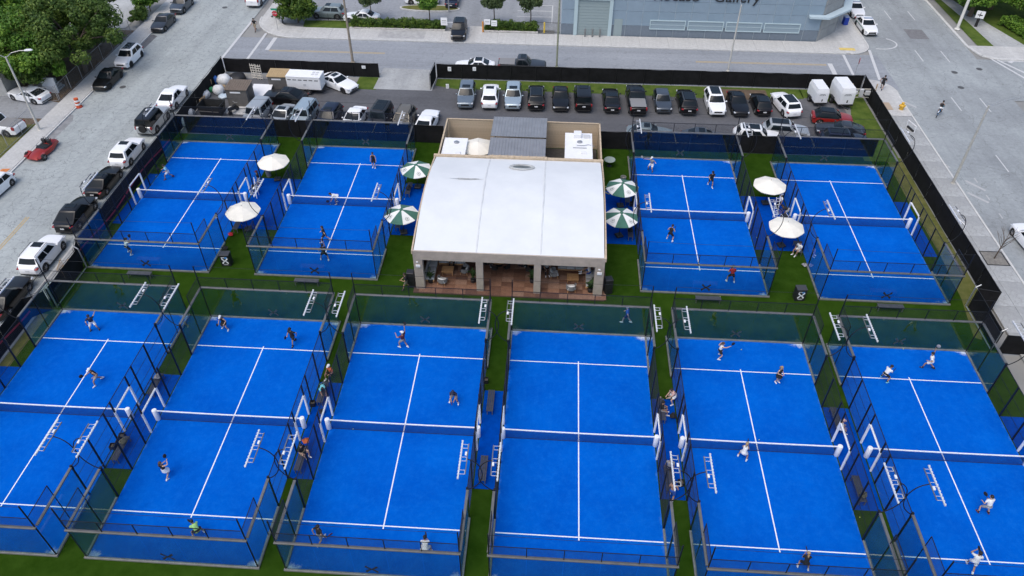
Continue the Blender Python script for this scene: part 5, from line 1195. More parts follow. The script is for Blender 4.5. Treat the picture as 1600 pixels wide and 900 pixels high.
bag('dark green bag on the bench between fifth and sixth front courts', 17.35, -3.3, 'olive', .5, .35, .5, .46); bag('black and white bag on the turf between the right back courts', 18.95, 19.3, 'grey', .5, .25, .5, -.02)
bag('black bag beside the left turf at the court corner', -30.2, 18.2, 'black', .6, .4, .2, -.02); bag('black bag between fourth and fifth front courts', 6.4, 2.4, 'black', .5, .4, 1.5)
def crate(label, x, y, z=0):
    t = thing('ball_crate', label, 'crate', (x, y, z), .1, 'small black crates'); 
    for s in (-1, 1): MB().box((.17*s, 0, .17), (.02, .36, .34)).build('side', M['black_plastic'], t); MB().box((0, .17*s, .17), (.32, .02, .34)).build('side', M['black_plastic'], t)
    MB().box((0, 0, .02), (.32, .32, .02)).build('bottom', M['black_plastic'], t); MB().box((0, 0, .12), (.3, .3, .16)).build('filling', mat('crate_fill', (.1, .09, .07), .8), t)
for lab, (u, v) in (('black crate by the gate of the second front court', (489, 633)), ('black crate by the gate of the first front court', (192, 684)), ('black crate by the far gate between third and fourth front courts', (759, 597)), ('crate by the shirtless player', (1063, 757)), ('crate right of the pavilion under the farther parasol', (987, 321)), ('crate beside the leftmost back court gate post', (178, 700))): x, y = at(u, v); crate(lab, x, y)
def cart(label, x, y, rz):
    t = thing('ball_cart', label, 'cart', (x, y, 0), rz, 'ball carts'); b = MB()
    for s in (-1, 1):
        b.tube([(s*.25, .3, 0), (s*.25, .2, .9), (s*.25, -.3, .95)], .018, 5); b.tube([(s*.25, -.3, 0), (s*.25, -.25, .9)], .018, 5)
    b.build('frame', M['white'], t); MB().bbox((0, 0, .72), (.5, .5, .36), .03).build('basket', M['black_plastic'], t)
    for s in (-1, 1): MB().lathe([(.07, -.02), (.07, .02)], 10, (s*.25, .3, .07), 'x').build('wheel', M['tyre'], t)
cart('white-framed ball cart between the left back courts', -30.2, 26.6, .3); cart('white-framed ball cart between the right back courts', 18.3, 25.2, .2)
b = MB()
for s in (-.2, .2): b.tube([(s, 0, .05), (s, .25, 2.1)], .03, 5)
for k in range(6): b.tube([(-.2, .04+k*.04, .35+k*.32), (.2, .04+k*.04, .35+k*.32)], .02, 5)
tag(b.build('step_ladder', M['white'], None, (-29.95, 25.9, 0), R(-60)), 'white ladder leaning between the left back courts', 'ladder'); o = b.build('step_ladder', M['white'], None, (17.8, 26.0, 0), R(20)); tag(o, 'white ladder standing between the right back courts', 'ladder')
for k, (x, y) in enumerate(((2.9, 31.2), (2.75, 30.4))):
    tag(MB().tube([(0, 0, .03), (.4, .1, .05), (.8, -.1, .03), (1.0, .15, .03)], .035, 6).build('coiled_hose', mat('hose_yellow', (.55, .52, .10), .6), None, (x-.6, y-1.4, 0), -.3*k), 'yellow hose on the turf right of the pavilion, %s piece' % ('farther', 'nearer')[k], 'hose')
t = thing('satellite_dish', 'pale round table with chairs by the yard behind the pavilion', 'table', (3.1, 33.6, 0)); t.name = 'round_table'; MB().lathe([(.55, .70), (.55, .74), (.5, .76)], 20).build('top', mat('table_sage', (.30, .36, .32), .6), t); MB().lathe([(.25, 0), (.04, .05), (.04, .70)], 10).build('pedestal', M['dark_metal'], t)
for k, (u, v) in enumerate(((960, 250), (1380, 145))): pass
for k, (x, y) in enumerate(((-15.5, 30.7), (4.3, 30.6), (-29.9, 29.6), (18.9, 29.9))):
    t = thing('waste_bin', 'grey bin beside the %s' % ('court left of the pavilion', 'court right of the pavilion', 'leftmost back court gate', 'rightmost back court gate')[k], 'bin', (x, y, -.02), group='grey bins'); MB().lathe([(.22, 0), (.27, .75), (.28, .80), (.24, .80), (.22, .6)], 14).build('drum', mat('bin_grey', (.20, .20, .19), .6), t, smooth=40)

# ------------------------------------------------------------------ works corner of the car park (left)
def shed(label, px, w, d, h, rz, roofc):
    x, y = at(*px); t = thing('storage_shed', label, 'shed', (x, y, 0), rz, 'small storage sheds')
    MB().box((0, 0, h/2), (w, d, h)).build('walls', mat('shed_grey', (.11, .105, .10), .7, var=.12), t)
    MB().loft([[(-w/2-.1, -d/2-.1, h), (w/2+.1, -d/2-.1, h), (w/2+.1, d/2+.1, h+.14), (-w/2-.1, d/2+.1, h+.14)], [(-w/2-.1, -d/2-.1, h+.07), (w/2+.1, -d/2-.1, h+.07), (w/2+.1, d/2+.1, h+.21), (-w/2-.1, d/2+.1, h+.21)]]).build('roof', roofc, t)
    for k in range(9): MB().box((-w/2+.1+k*(w-.2)/8, 0, h+.16), (.025, d+.2, .04)).build('roof_rib', roofc, t).rotation_euler = (math.atan(.14/(d+.2)), 0, 0)
    MB().box((w/2+.012, 0, .95), (.03, d*.55, 1.8)).build('door', mat('shed_door', (.035, .035, .036), .6), t); MB().box((-.1, -d/2-.012, h-.3), (w*.5, .03, .16)).build('vent', M['white'] if rz < .05 else M['trim'], t)
shed('grey shed with brown ribbed roof beside the dumpster', (379, 160), 2.3, 2.0, 2.0, 0, mat('shed_roof_brown', (.17, .135, .105), .7, var=.15)); shed('grey shed with tan ribbed roof beside the white trailer', (440, 138), 2.1, 1.6, 1.8, .0, mat('shed_roof_tan', (.44, .32, .17), .7, var=.12))
x, y = at(332, 181); t = thing('dumpster', 'open black dumpster by the left street fence', 'dumpster', (x, y+.4, 0), R(-3))
a = [(-1.1, -.7), (1.1, -.7), (1.1, .7), (-1.1, .7)]; bq = [(-1.25, -.85), (1.25, -.85), (1.25, .85), (-1.25, .85)]
MB().loft([[(*p, .1) for p in a], [(*p, 1.35) for p in bq], [(p*.95, q*.94, 1.35) for p, q in bq], [(p*.95, q*.94, .3) for p, q in a]]).build('hopper', mat('dumpster_black', (.018, .019, .02), .6, .2, var=.3), t)
for s in (-1, 1): MB().box((s*1.28, 0, .9), (.08, .5, .12)).build('lifting_pocket', M['dark_metal'], t)
MB().box((0, -.87, .75), (2.2, .05, .08)).build('rib', M['rail'], t); MB().box((.2, .2, .45), (1.2, .7, .3)).build('waste', mat('waste_dark', (.10, .10, .10), .9, var=.5), t)
def bulk_bag(label, x, y, r=.5, h=.8, col=None):
    b = MB(); n = 12; rows = []
    for i, (f, z) in enumerate(((.75, 0), (1.0, .15), (1.08, .5), (1.0, .8), (.7, 1.0), (.3, 1.04))):
        rows.append([(r*f*(1+.14*math.sin(3*k+i*1.3+x))*math.cos(2*math.pi*k/n), r*f*(1+.14*math.sin(2*k+i+y))*math.sin(2*math.pi*k/n), h*z+.05*math.sin(k*2.1+x)*(i > 2)) for k in range(n)])
    return tag(b.loft(rows).build('bulk_bag', col or mat('bag_white', (.62, .63, .63), .7, var=.15, scale=3, bump=.5, bscale=5), None, (x, y, 0), smooth=60), label, 'bag', 'builders bags by the dumpster')
for lab, (u, v), r, h, c in (('white bulk bag by the glass behind the leftmost back court, upper', (297, 182), .55, .85, None), ('white bulk bag by the glass behind the leftmost back court, lower', (290, 194), .6, .9, None), ('large white bulk bag in the corner of the yard', (352, 132), .75, 1.1, None), ('white bulk bag with blue top beside the pallet', (343, 146), .6, .9, None), ('crumpled white sheet bag above the dumpster', (318, 152), .75, .7, None), ('small white bag by the corner fence', (366, 128), .45, .6, None), ('green bag on the pile above the dumpster', (331, 143), .28, .5, mat('bag_green', (.06, .36, .14), .6)), ('blue bag on the pile beside the pallet', (338, 131), .32, .9, mat('bag_blue', (.04, .16, .50), .6)), ('brown sack on the pile in the yard corner', (351, 141), .3, .6, mat('bag_brown', (.33, .24, .14), .8)), ('black tarpaulin heap against the corner fence', (372, 125), .9, .7, mat('tarp_black', (.015, .015, .016), .6, bump=.5, bscale=4)), ('pale blue plastic sheeting heap beside the brown-roofed shed', (350, 152), .55, .3, mat('plastic_blue', (.48, .58, .66), .4))): x, y = at(u, v); bulk_bag(lab, x, y, r, h, c)
def pallet(label, x, y, rz, lean, s=1):
    t = thing('pallet', label, 'pallet', (x, y, 0), rz, 'wooden pallets')
    t.rotation_euler = (R(lean), 0, rz)
    for k in range(5): MB().box((0, .03, .1+k*.24), (1.0, .025, .12)).build('slat', M['wood'], t)
    for q in (-.45, 0, .45): MB().box((q, -.03, .58), (.08, .09, 1.1)).build('bearer', M['wood'], t)
pallet('wooden pallet leaning on the fence above the dumpster', *at(326, 140), R(60), 12); pallet('wooden pallet standing at the corner by the white bags', *at(316, 166), R(80), 15)
t = thing('pallet_rack', 'white pallets standing upright in front of the black fence', 'pallet', (*at(403, 124), 0), R(-8))
for k in range(2):
    for j in range(6): MB().box((-.35+k*.72, -.05*k, .2+j*.3), (.62, .04, .09)).build('slat', mat('pale_wood', (.62, .58, .50), .8), t)
    for q in (-.28, 0, .28): MB().box((-.35+k*.72+q, .04-.05*k, .95), (.06, .05, 1.85)).build('bearer', mat('pale_wood', (.62, .58, .50)), t)
b = MB().loft([[(-1.1, -1.0, .25), (1.1, -1.0, .25), (1.1, .9, .8), (-1.1, .9, .8)], [(-1.1, -1.0, .30), (1.1, -1.0, .30), (1.1, .9, .85), (-1.1, .9, .85)]])
tag(b.build('plywood_sheet', M['white_plastic'], None, (*at(410, 148), 0)), 'white board sloping between the two sheds', 'board')
tag(MB().box((0, 0, .03), (2.6, 2.2, .04)).build('ground_sheet', mat('sheet_pale', (.5, .5, .49), .7, var=.15), None, (*at(373, 171), 0), R(-4)), 'pale ground sheet in front of the brown-roofed shed', 'sheet')
t = thing('motor_scooter', 'dark scooter parked beside the pale ground sheet', 'scooter', (*at(366, 176), 0), R(70))
MB().loft([[(-.7, .14, .55), (-.7, -.14, .55), (-.7, -.1, .8), (-.7, .1, .8)], [(0, .16, .4), (0, -.16, .4), (0, -.12, .75), (0, .12, .75)], [(.4, .2, .3), (.4, -.2, .3), (.45, -.16, .8), (.45, .16, .8)]]).build('body', M['trim'], t); MB().tube([(.5, .3, 1.05), (.45, 0, 1.0), (.5, -.3, 1.05)], .02, 5).build('handlebar', M['steel'], t)
for x in (-.6, .6): MB().lathe([(.14, -.05), (.24, -.06), (.25, 0), (.24, .06), (.14, .05)], 14, (x, 0, .25), 'y').build('wheel', M['tyre'], t, smooth=40)
# timber rack with meter boxes by the generators
t = thing('meter_rack', 'timber rack with electrical boxes beside the generators', 'rack', (*at(1343, 158), 0), R(2))
for s in (-1, 1): MB().box((1.35*s, 0, 1.05), (.1, .1, 2.1)).build('post', M['wood'], t)
for z in (.5, 1.0, 1.5): MB().box((0, -.06, z), (2.9, .04, .1)).build('rail', mat('pale_wood', (.62, .58, .50)), t)
for x, w, h in ((-.2, .4, .9), (.5, .55, .5), (-.8, .35, .4)): MB().bbox((x, -.18, 1.1), (w, .2, h), .02).build('electric_box', mat('pale_grey', (.45, .47, .48)), t)

# ------------------------------------------------------------------ street furniture
def lamp_pole(label, x, y, h, heads, col=None, r=.13):
    t = thing('street_lamp', label, 'street lamp', (x, y, 0), group='street lamps'); c = col or mat('pole_concrete', (.50, .49, .45), .8, var=.12, scale=3)
    MB().tube([(0, 0, 0), (0, 0, h)], [r, r*.6], 10).build('pole', c, t, smooth=50); MB().lathe([(r*1.8, 0), (r*1.8, .12), (r*1.1, .2)], 10).build('base', c, t)
    for a, l in heads:
        ca, sa = math.cos(R(a)), math.sin(R(a)); MB().tube([(0, 0, h-.1), (ca*l*.35, sa*l*.35, h+.35), (ca*l*.75, sa*l*.75, h+.5), (ca*l, sa*l, h+.48)], .035, 6).build('arm', M['steel'], t)
        rows = [[(ca*(l+d)-sa*w*q, sa*(l+d)+ca*w*q, h+.46+hh*e) for q, e in ((-1, 0), (1, 0), (.7, 1), (-.7, 1))] for d, w, hh in ((0, .08, .08), (.2, .15, .13), (.6, .15, .11), (.75, .06, .05))]
        MB().loft(rows).build('lantern', M['white_plastic'], t)
lamp_pole('double-armed concrete street lamp on the left street pavement', -56.5, 36.4, 8.2, ((15, 1.9), (195, 1.9)))
lamp_pole('tall wooden utility pole by the fence left of the car entrance', -27.2, 54.5, 11, ((80, 1.2),), mat('pole_wood', (.28, .24, .19), .9, var=.2, scale=4), .16)
lamp_pole('slim greenish pole beside the gallery wall', -2.5, 54.9, 12, ((90, 1.5),), mat('pole_green', (.24, .26, .18), .9, var=.25, scale=4), .12)
lamp_pole('pale street lamp in front of the gallery lettering', 17.9, 55.2, 8.0, ((100, 1.8),), None, .12)
lamp_pole('white concrete pole on the park corner verge', 49.85, 69.6, 12, ((200, 1.6),), mat('pole_pale', (.66, .65, .60), .8, var=.06), .2)
lamp_pole('tall pale lamp pole with long arm on the right pavement', 35.9, 32.6, 8.3, ((15, 4.5),), mat('pole_weathered', (.40, .39, .35), .85, var=.15, scale=3), .13)
def road_sign(label, x, y, h, kind, z=.1, rz=0):
    t = thing('road_sign', label, 'sign', (x, y, z), rz, 'signs'); MB().tube([(0, 0, 0), (0, 0, h)], .03, 6).build('post', M['steel'], t)
    if kind == 'stop':
        o8 = [(.38*math.cos(R(22.5+45*k)), .38*math.sin(R(22.5+45*k))) for k in range(8)]
        MB().loft([[(a, -.04, h-.4+b_) for a, b_ in o8], [(a, -.06, h-.4+b_) for a, b_ in o8]]).build('plate', mat('sign_red', (.45, .015, .03), .4), t)
        o = obj('lettering', text_mesh('STOP', .26, .002, 'lettering'), M['white'], t, (0, -.068, h-.49)); o.rotation_euler = (R(90), 0, 0)
    if kind == 'street':
        MB().box((0, -.04, h+.1), (.8, .03, .22)).build('plate', mat('sign_green', (.01, .25, .14), .4), t)
        o8 = [(.36*math.cos(R(22.5+45*k)), .36*math.sin(R(22.5+45*k))) for k in range(8)]
        MB().loft([[(a, -.04, h-.45+b_) for a, b_ in o8], [(a, -.06, h-.45+b_) for a, b_ in o8]]).build('plate', mat('sign_red', (.45, .015, .03)), t)
        o = obj('lettering', text_mesh('STOP', .24, .002, 'lettering'), M['white'], t, (0, -.068, h-.53)); o.rotation_euler = (R(90), 0, 0)
road_sign('red stop sign under a green street name plate at the top left junction', -38.9, 62.9, 2.7, 'street', .12); road_sign('red stop sign seen edge-on at the crossing at the right end of the black fence', 32.5, 54.6, 2.5, 'stop', 0, R(72))
for lab, x, y, w, h, zz in (('white notice board on the hedge left of the gateway', -17.3, 64.5, .85, 1.0, 1.3), ('white notice board on the hedge right of the gateway', -11.7, 64.5, .8, .7, 1.4), ('second white notice board right of the gateway', -10.8, 64.5, .75, .75, 1.25), ('small white notice on the black fence left of the entrance', -24.9, 50.7, .45, .35, 1.35), ('small white notice on black fence right of the entrance, left one', -14.9, 51.0, .4, .5, 1.3), ('small white notice on black fence right of the entrance, right one', -12.0, 51.0, .38, .45, 1.4), ('white notice stuck in the grass by the first parked car', -14.9, 48.7, .35, .55, .3)):
    t = thing('notice', lab, 'sign', (x, y, 0), group='white notices'); MB().box((0, -.06, zz), (w, .03, h)).build('board', M['white'], t); MB().box((0, -.08, zz+h*.1), (w*.7, .008, h*.12)).build('print', mat('print_grey', (.4, .4, .4)), t); MB().box((0, -.08, zz-h*.18), (w*.6, .008, h*.07)).build('print', mat('print_grey', (.4, .4, .4)), t)
    if zz < 1: MB().box((0, -.03, zz/2), (.04, .02, zz)).build('stake', M['wood'], t)
for lab, x, y, c in (('orange bollard post at the right of the gateway', -12.25, 64.3, (.62, .26, .05)), ('yellow bollard beside the gallery railing', -4.3, 64.6, (.62, .44, .06))): tag(MB().lathe([(.11, 0), (.11, 1.3), (.08, 1.38), (.02, 1.4)], 10).build('bollard', mat('bollard_'+lab[:6].strip(), c, .5), None, (x, y, .1)), lab, 'bollard')
# traffic drum
t = thing('traffic_drum', 'orange and white traffic drum on the left kerb of the street', 'traffic drum', (-54.9, 41.6, .0))
MB().lathe([(.38, 0), (.38, .1), (.30, .12)], 14).build('base', mat('rubber', (.42, .05, .03), .7), t)
for k in range(5): MB().lathe([(.29-.012*k, .12+k*.19), (.285-.012*k, .30+k*.19)], 14).build('band', mat('drum_orange', (.55, .10, .03), .6) if k % 2 == 0 else M['white'], t)
tag(MB().lathe([(.22, 0), (.22, .35), (.30, .35), (.30, .5), (.16, .62), (.16, .8), (.05, .85)], 12).add([], []).tube([(-.32, 0, .45), (.32, 0, .45)], .11, 8).build('fire_hydrant', mat('hydrant_yellow', (.62, .36, .03), .5), None, (35.55, 47.0, .1), smooth=40), 'yellow fire hydrant on the right corner pavement', 'hydrant')
t = thing('recycling_bin', 'blue bin on the pavement beside the police cars', 'bin', (35.4, 70.0, .1), R(8)); MB().bbox((0, 0, .5), (.6, .65, 1.0), .04).build('body', mat('bin_blue', (.012, .05, .36), .5), t); MB().bbox((0, 0, 1.06), (.66, .7, .1), .03).build('lid', mat('bin_lid', (.25, .3, .45), .5), t)
tag(MB().bbox((0, 0, .06), (1.3, 1.6, .04), .01).build('utility_cover', mat('cover_tan', (.42, .33, .24), .8), None, (34.0, 47.6, .09)), 'tan utility cover in the right corner pavement', 'cover'); tag(MB().box((0, 0, .0), (1.9, .7, .012)).build('tactile_paving', mat('tactile_yellow', (.62, .47, .14), .8, var=.2), None, (33.7, 62.2, .132)), 'yellow tactile paving strip at the gallery corner', 'paving')
for k, (x, y) in enumerate(((35.1, 42.6), (33.7, 25.4))):
    t = thing('bicycle_rack', 'white bicycle rack on the right pavement, %s one' % ('farther', 'nearer')[k], 'rack', (x, y, .1), R(15)); MB().tube([(0, -.7, 0), (0, -.7, .75), (0, .7, .75), (0, .7, 0)], .04, 7).build('hoop', M['white'], t); MB().tube([(0, -.5, .1), (0, .5, .12)], .12, 6).build('parked_frame', M['trim'], t)
# orange paint patch and small litter
structure(MB().sheet([(-56.3, 28.0), (-55.5, 28.3), (-55.4, 29.0), (-56.2, 28.9)], .131).build('orange_paint_patch', mat('paint_orange', (.60, .20, .05), .7, var=.3, scale=3)))
# wooden stair by the left gate
t = thing('wooden_stair', 'small pale wooden stair railing behind the left gate screen', 'stair', (-42.2, 14.3, 0), R(90)); t.scale = (.8, .8, .8)
for k in range(4): MB().box((-.5+k*.3, 0, .15+k*.16), (.3, .8, .05)).build('tread', M['wood'], t)
for s in (-.4, .4):
    MB().tube([(-.6, s, .9), (.6, s, 1.45)], .04, 5).build('handrail', M['wood'], t)
    for k in range(6): MB().box((-.5+k*.2, s, .55+k*.09), (.035, .035, .8)).build('baluster', M['wood'], t)

# ------------------------------------------------------------------ west side: house yard, chain-link
def chainlink(label, pts, h=1.8):
    t = thing('chain_link_fence', label, 'fence', (*pts[0], 0), group='chain-link fences'); ox, oy = pts[0]
    for (x0, y0), (x1, y1) in zip(pts, pts[1:]):
        l = math.hypot(x1-x0, y1-y0); n = max(1, round(l/2.6)); a = math.atan2(y1-y0, x1-x0)
        for k in range(n+1): f = k/n; MB().tube([(x0+(x1-x0)*f-ox, y0+(y1-y0)*f-oy, 0), (x0+(x1-x0)*f-ox, y0+(y1-y0)*f-oy, h)], .035, 6).build('post', M['steel'], t)
        for z in (h-.03, .1): MB().tube([(x0-ox, y0-oy, z), (x1-ox, y1-oy, z)], .02, 5).build('rail', M['steel'], t)
        w = stuff(obj('wire_mesh', wiregrid(l, h-.1, .12, .0018, 'wire_mesh'), M['steel'], t, (x0-ox, y0-oy, .06), a))
chainlink('chain-link fence along the left street pavement in front of the house', [(-57.7, 61), (-57.7, 42.9)]); chainlink('chain-link fence with gate posts around the yard of the white pickup', [(-57.8, 38.0), (-58.0, 20), ]); chainlink('open chain-link gate leaf beside the driveway', [(-57.8, 42.8), (-60.4, 41.8)])
t = thing('house_steps', 'grey concrete steps and porch under the big tree', 'steps', (-58.9, 45.7, -.02), R(0))
for k in range(4): MB().box((-.25-k*.28, 0, .09+k*.17), (.3, 1.5, .18+0*k)).build('step', M['concrete_old'], t)
MB().box((-2.2, 0, .38), (2.0, 2.4, .76)).build('porch', M['concrete_old'], t); MB().box((-.7, -1.0, .9), (1.6, .15, 1.8)).build('side_wall', M['white'], t)
t = thing('house', 'low pale house hidden behind the big trees', 'house', (-70, 50, 0)); MB().box((0, 0, 1.6), (12, 13, 3.2)).build('walls', mat('house_wall', (.42, .42, .40), .8, var=.1), t)
MB().loft([[(-6.5, -7, 3.2), (6.5, -7, 3.2), (6.5, 7, 3.2), (-6.5, 7, 3.2)], [(-2, -5, 5), (2, -5, 5), (2, 5, 5), (-2, 5, 5)]]).build('roof', mat('house_roof', (.16, .15, .14), .9, var=.2), t); MB().box((6.03, -2, 1.2), (.06, 1.0, 2.1)).build('door', M['trim'], t)
for y in (1.5, 4): MB().box((6.03, y, 1.7), (.06, 1.4, 1.1)).build('window', M['car_glass'], t)
# ------------------------------------------------------------------ gallery building
gb = thing('gallery_building', 'blue grey panelled gallery building with dark lettering across the road', 'building', (0, 64.35, 0))
GX0, GX1, GH = -2.2, 30.35, 8.0
joint = mat('panel_joint', (.50, .58, .62), .6); pan = [mat('panel_%d' % k, c, .5, var=.06, scale=.8) for k, c in enumerate(((.225, .30, .37), (.235, .31, .38), (.215, .292, .362)))]
pd = mat('panel_low', (.15, .185, .225), .55, var=.08)
MB().prism([(GX0, .06), (GX1, .06), (33.3, 3.1), (36.0, 11.5), (36.0, 40), (GX0, 40)], 0, GH).build('core', joint, gb)
rows_ = [0, 1.5, 3.35, 4.65, 6.2, 7.95]; xs_ = [GX0]+[(-.1+2.04*k) for k in range(15)]+[GX1]
for j in range(5):
    for a, b_ in zip(xs_, xs_[1:]):
        if b_-a < .2: continue
        if a > -.6 and b_ < 4.3 and j < 3: continue
        MB().box(((a+b_)/2, .03, (rows_[j]+rows_[j+1])/2), (b_-a-.06, .06, rows_[j+1]-rows_[j]-.06)).build('panel', pd if j == 0 else random.choice(pan), gb)
# chamfered corner of raw concrete
cm = mat('chamfer_concrete', (.30, .31, .31), .8, var=.12, scale=1.5, bump=.3)
for (ax, ay), (bx, by) in (((30.4, 0.0), (33.35, 3.05)), ((33.4, 3.1), (36.06, 11.4))):
    l = math.hypot(bx-ax, by-ay); an = math.atan2(by-ay, bx-ax); n = max(1, round(l/2.2))
    for j in range(5):
        for k in range(n):
            f = (k+.5)/n; MB().box((ax+(bx-ax)*f+.03*math.sin(an), ay+(by-ay)*f-.03*math.cos(an), (rows_[j]+rows_[j+1])/2), (l/n-.04, .07, rows_[j+1]-rows_[j]-.04), an).build('concrete_panel', cm, gb)
cn = mat('canopy_blue', (.45, .55, .60), .5)
MB().prism([(28.6, -.02), (30.6, -.02), (33.6, 2.9), (36.3, 11.2), (37.3, 10.8), (34.4, 2.2), (31.0, -.85), (28.6, -.7)], 3.25, 3.5).build('entrance_canopy', cn, gb)
# roller door, side door, strip windows
fr_ = mat('door_frame', (.42, .53, .56), .5); dm_ = mat('roller_green', (.27, .335, .345), .5)
for x in (-.35, 4.05): MB().box((x, -.10, 2.35), (.45, .3, 4.7)).build('door_frame', fr_, gb)
MB().box((1.85, -.10, 4.9), (4.85, .3, .45)).build('door_frame', fr_, gb)
rd = MB().box((1.85, .0, 2.3), (4.0, .1, 4.6)).build('roller_door', dm_, gb)
for k in range(12): MB().box((1.85, -.06, .25+k*.37), (3.95, .03, .31)).build('slat', dm_, rd)
MB().box((5.1, -.02, 1.15), (1.05, .08, 2.3)).build('side_door', dm_, gb)
for k in range(3): tag(MB().lathe([(.11, 0), (.11, .95), (.09, 1.05), (.02, 1.1)], 12).build('bollard', mat('bollard_grey', (.24, .25, .25), .4, .5), None, (.95+k*.95, 63.75, .1)), 'grey steel bollard in front of the roller door, %s' % ('left', 'middle', 'right')[k], 'bollard', 'roller door bollards')
for k in range(4):
    x0 = 9.1+k*4.78; w = 4.5
    for dx, dz, sx, sz in ((w/2, .55, w, .1), (w/2, -.55, w, .1), (.05, 0, .1, 1.0), (w-.05, 0, .1, 1.0)): MB().box((x0+dx, -.06, 1.7+dz), (sx, .12, sz)).build('window_frame', fr_, gb)
    MB().box((x0+w/2, -.02, 1.7), (w-.2, .06, 1.0)).build('window_pane', mat('pane_blue', (.24, .31, .36), .25, spec=.5), gb); MB().box((x0+w/2, -.055, 1.7), (w-.2, .03, .05)).build('glazing_bar', fr_, gb)
me = text_mesh('Rocaso   Gallery', 1.6, .05, 'lettering'); co = np.empty(len(me.vertices)*3); me.vertices.foreach_get('co', co); co = co.reshape(-1, 3); w_ = co[:, 0].max()-co[:, 0].min(); co[:, 0] = (co[:, 0]-co[:, 0].min())/w_*13.0; me.vertices.foreach_set('co', co.ravel())
o = obj('lettering', me, mat('letter_dark', (.02, .022, .026), .5), gb, (9.25, -.06, 4.82)); o.rotation_euler = (R(90), 0, 0)
# black railing beside the gallery
t = thing('iron_railing', 'black iron railing between the hedge and the gallery', 'railing', (-5.2, 64.7, 0))
for k in range(19): MB().box((k*.16, 0, .75), (.025, .025, 1.5)).build('bar', M['dark_metal'], t)
for z in (.2, 1.4): MB().box((1.45, 0, z), (2.95, .04, .04)).build('rail', M['dark_metal'], t)

# ------------------------------------------------------------------ vegetation
def leaves(clumps, n, size, name, flat_=.0):
    """n leaf quads scattered around clump centres [(x,y,z,r)]"""
    c = np.array(clumps); idx = rng.integers(0, len(c), n); d = rng.normal(size=(n, 3)); d /= np.linalg.norm(d, axis=1)[:, None]
    rr_ = c[idx, 3]*(.35+.65*rng.random(n)**.5); p = c[idx, :3]+d*rr_[:, None]*np.array([1, 1, .8])
    nrm = d+rng.normal(size=(n, 3))*.6+np.array([0, 0, .7]); nrm /= np.linalg.norm(nrm, axis=1)[:, None]
    a = np.cross(nrm, rng.normal(size=(n, 3))); a /= np.linalg.norm(a, axis=1)[:, None]; b = np.cross(nrm, a); s = (size*(.6+.8*rng.random(n)))[:, None]
    V = np.stack([p-a*s, p-b*s*.55+nrm*s*.1, p+a*s, p+b*s*.55+nrm*s*.1], 1).reshape(-1, 3)
    me = bpy.data.meshes.new(name); me.vertices.add(4*n); me.vertices.foreach_set('co', V.astype(np.float32).ravel())
    me.loops.add(4*n); me.loops.foreach_set('vertex_index', np.arange(4*n, dtype=np.int32)); me.polygons.add(n); me.polygons.foreach_set('loop_start', np.arange(0, 4*n, 4, dtype=np.int32))
    me.update(calc_edges=True); return me
BARK = mat('bark', (.11, .085, .065), .9, var=.3, scale=5, bump=.6)
LF = {'dark': leaf_material('leaf_dark', (.030, .068, .012), (.078, .145, .026), (.17, .245, .05), .5), 'bright': leaf_material('leaf_bright', (.045, .115, .014), (.11, .235, .03), (.24, .39, .055), .45), 'lime': leaf_material('leaf_lime', (.08, .19, .02), (.15, .31, .035), (.26, .42, .06), 1.0), 'grey': leaf_material('leaf_grey', (.038, .066, .026), (.07, .11, .042), (.115, .16, .06), .8), 'hedge': leaf_material('leaf_hedge', (.032, .072, .012), (.075, .145, .020), (.16, .235, .032), 1.2)}
def tree(label, x, y, cz, rx, ry, rzv, leaf, n=9000, size=.17, clump=70, cr=1.0, name='broadleaf_tree', trunk=.28, group=None):
    t = thing(name, label, 'tree', (x, y, 0), group=group); C = []
    for _ in range(clump):
        d = rng.normal(size=3); d /= np.linalg.norm(d); f = .55+.45*rng.random()**.6
        if d[2] < -.55: d[2] *= .5
        k = rng.uniform(.75, 1.15); C.append((d[0]*rx*f*k, d[1]*ry*f*k, cz+d[2]*rzv*f, cr*rng.uniform(.6, 1.25)))
    obj('crown', leaves(C, n, size, 'crown'), LF[leaf], t)
    tr = MB(); z0 = max(.8, cz-rzv*.55); tr.tube([(0, 0, -.02), (.05, .03, z0*.5), (0, .06, z0), (.1, 0, cz)], [trunk*1.3, trunk, trunk*.85, trunk*.4], 10)
    trk = tr.build('trunk', BARK, t, smooth=60)
    for c in C[::max(1, clump//14)]:
        MB().tube([(0, .05, z0*.9), (c[0]*.45, c[1]*.45, (z0+c[2])/2+.2), (c[0]*.9, c[1]*.9, c[2])], [trunk*.45, trunk*.25, trunk*.07], 6).build('limb', BARK, trk)
    return t
TG = 'big trees beside the left street'
tree('dark spreading tree overhanging the left street pavement and black sedan', -58.3, 50.0, 5.2, 5.6, 6.0, 3.3, 'dark', 30000, .17, 110, 1.15, group=TG)
tree('bright green tree behind the street lamp at the left', -63.8, 46.2, 5.2, 5.0, 4.8, 3.6, 'bright', 26000, .17, 95, 1.15, group=TG)
tree('bright green tree at the left edge of the photo, top', -66.0, 54.0, 5.6, 5.0, 5.0, 3.5, 'bright', 22000, .18, 85, 1.2, group=TG)
tree('dark tree farther up the left street pavement', -60.2, 57.2, 4.8, 4.2, 3.8, 3.0, 'dark', 18000, .17, 75, 1.1, group=TG)
tree('dark low tree at the left edge beside the driveway', -67.0, 47.2, 3.4, 4.2, 3.4, 2.6, 'dark', 14000, .17, 60, 1.1, group=TG)
tree('shrubby dark tree in front of the house', -61.5, 45.0, 2.9, 2.6, 1.9, 2.0, 'dark', 9000, .16, 45, .9, group=TG)
tree('young lime green sapling by the house steps', -57.95, 45.2, 2.6, .65, .65, 1.0, 'lime', 1500, .13, 16, .4, 'sapling', .035)
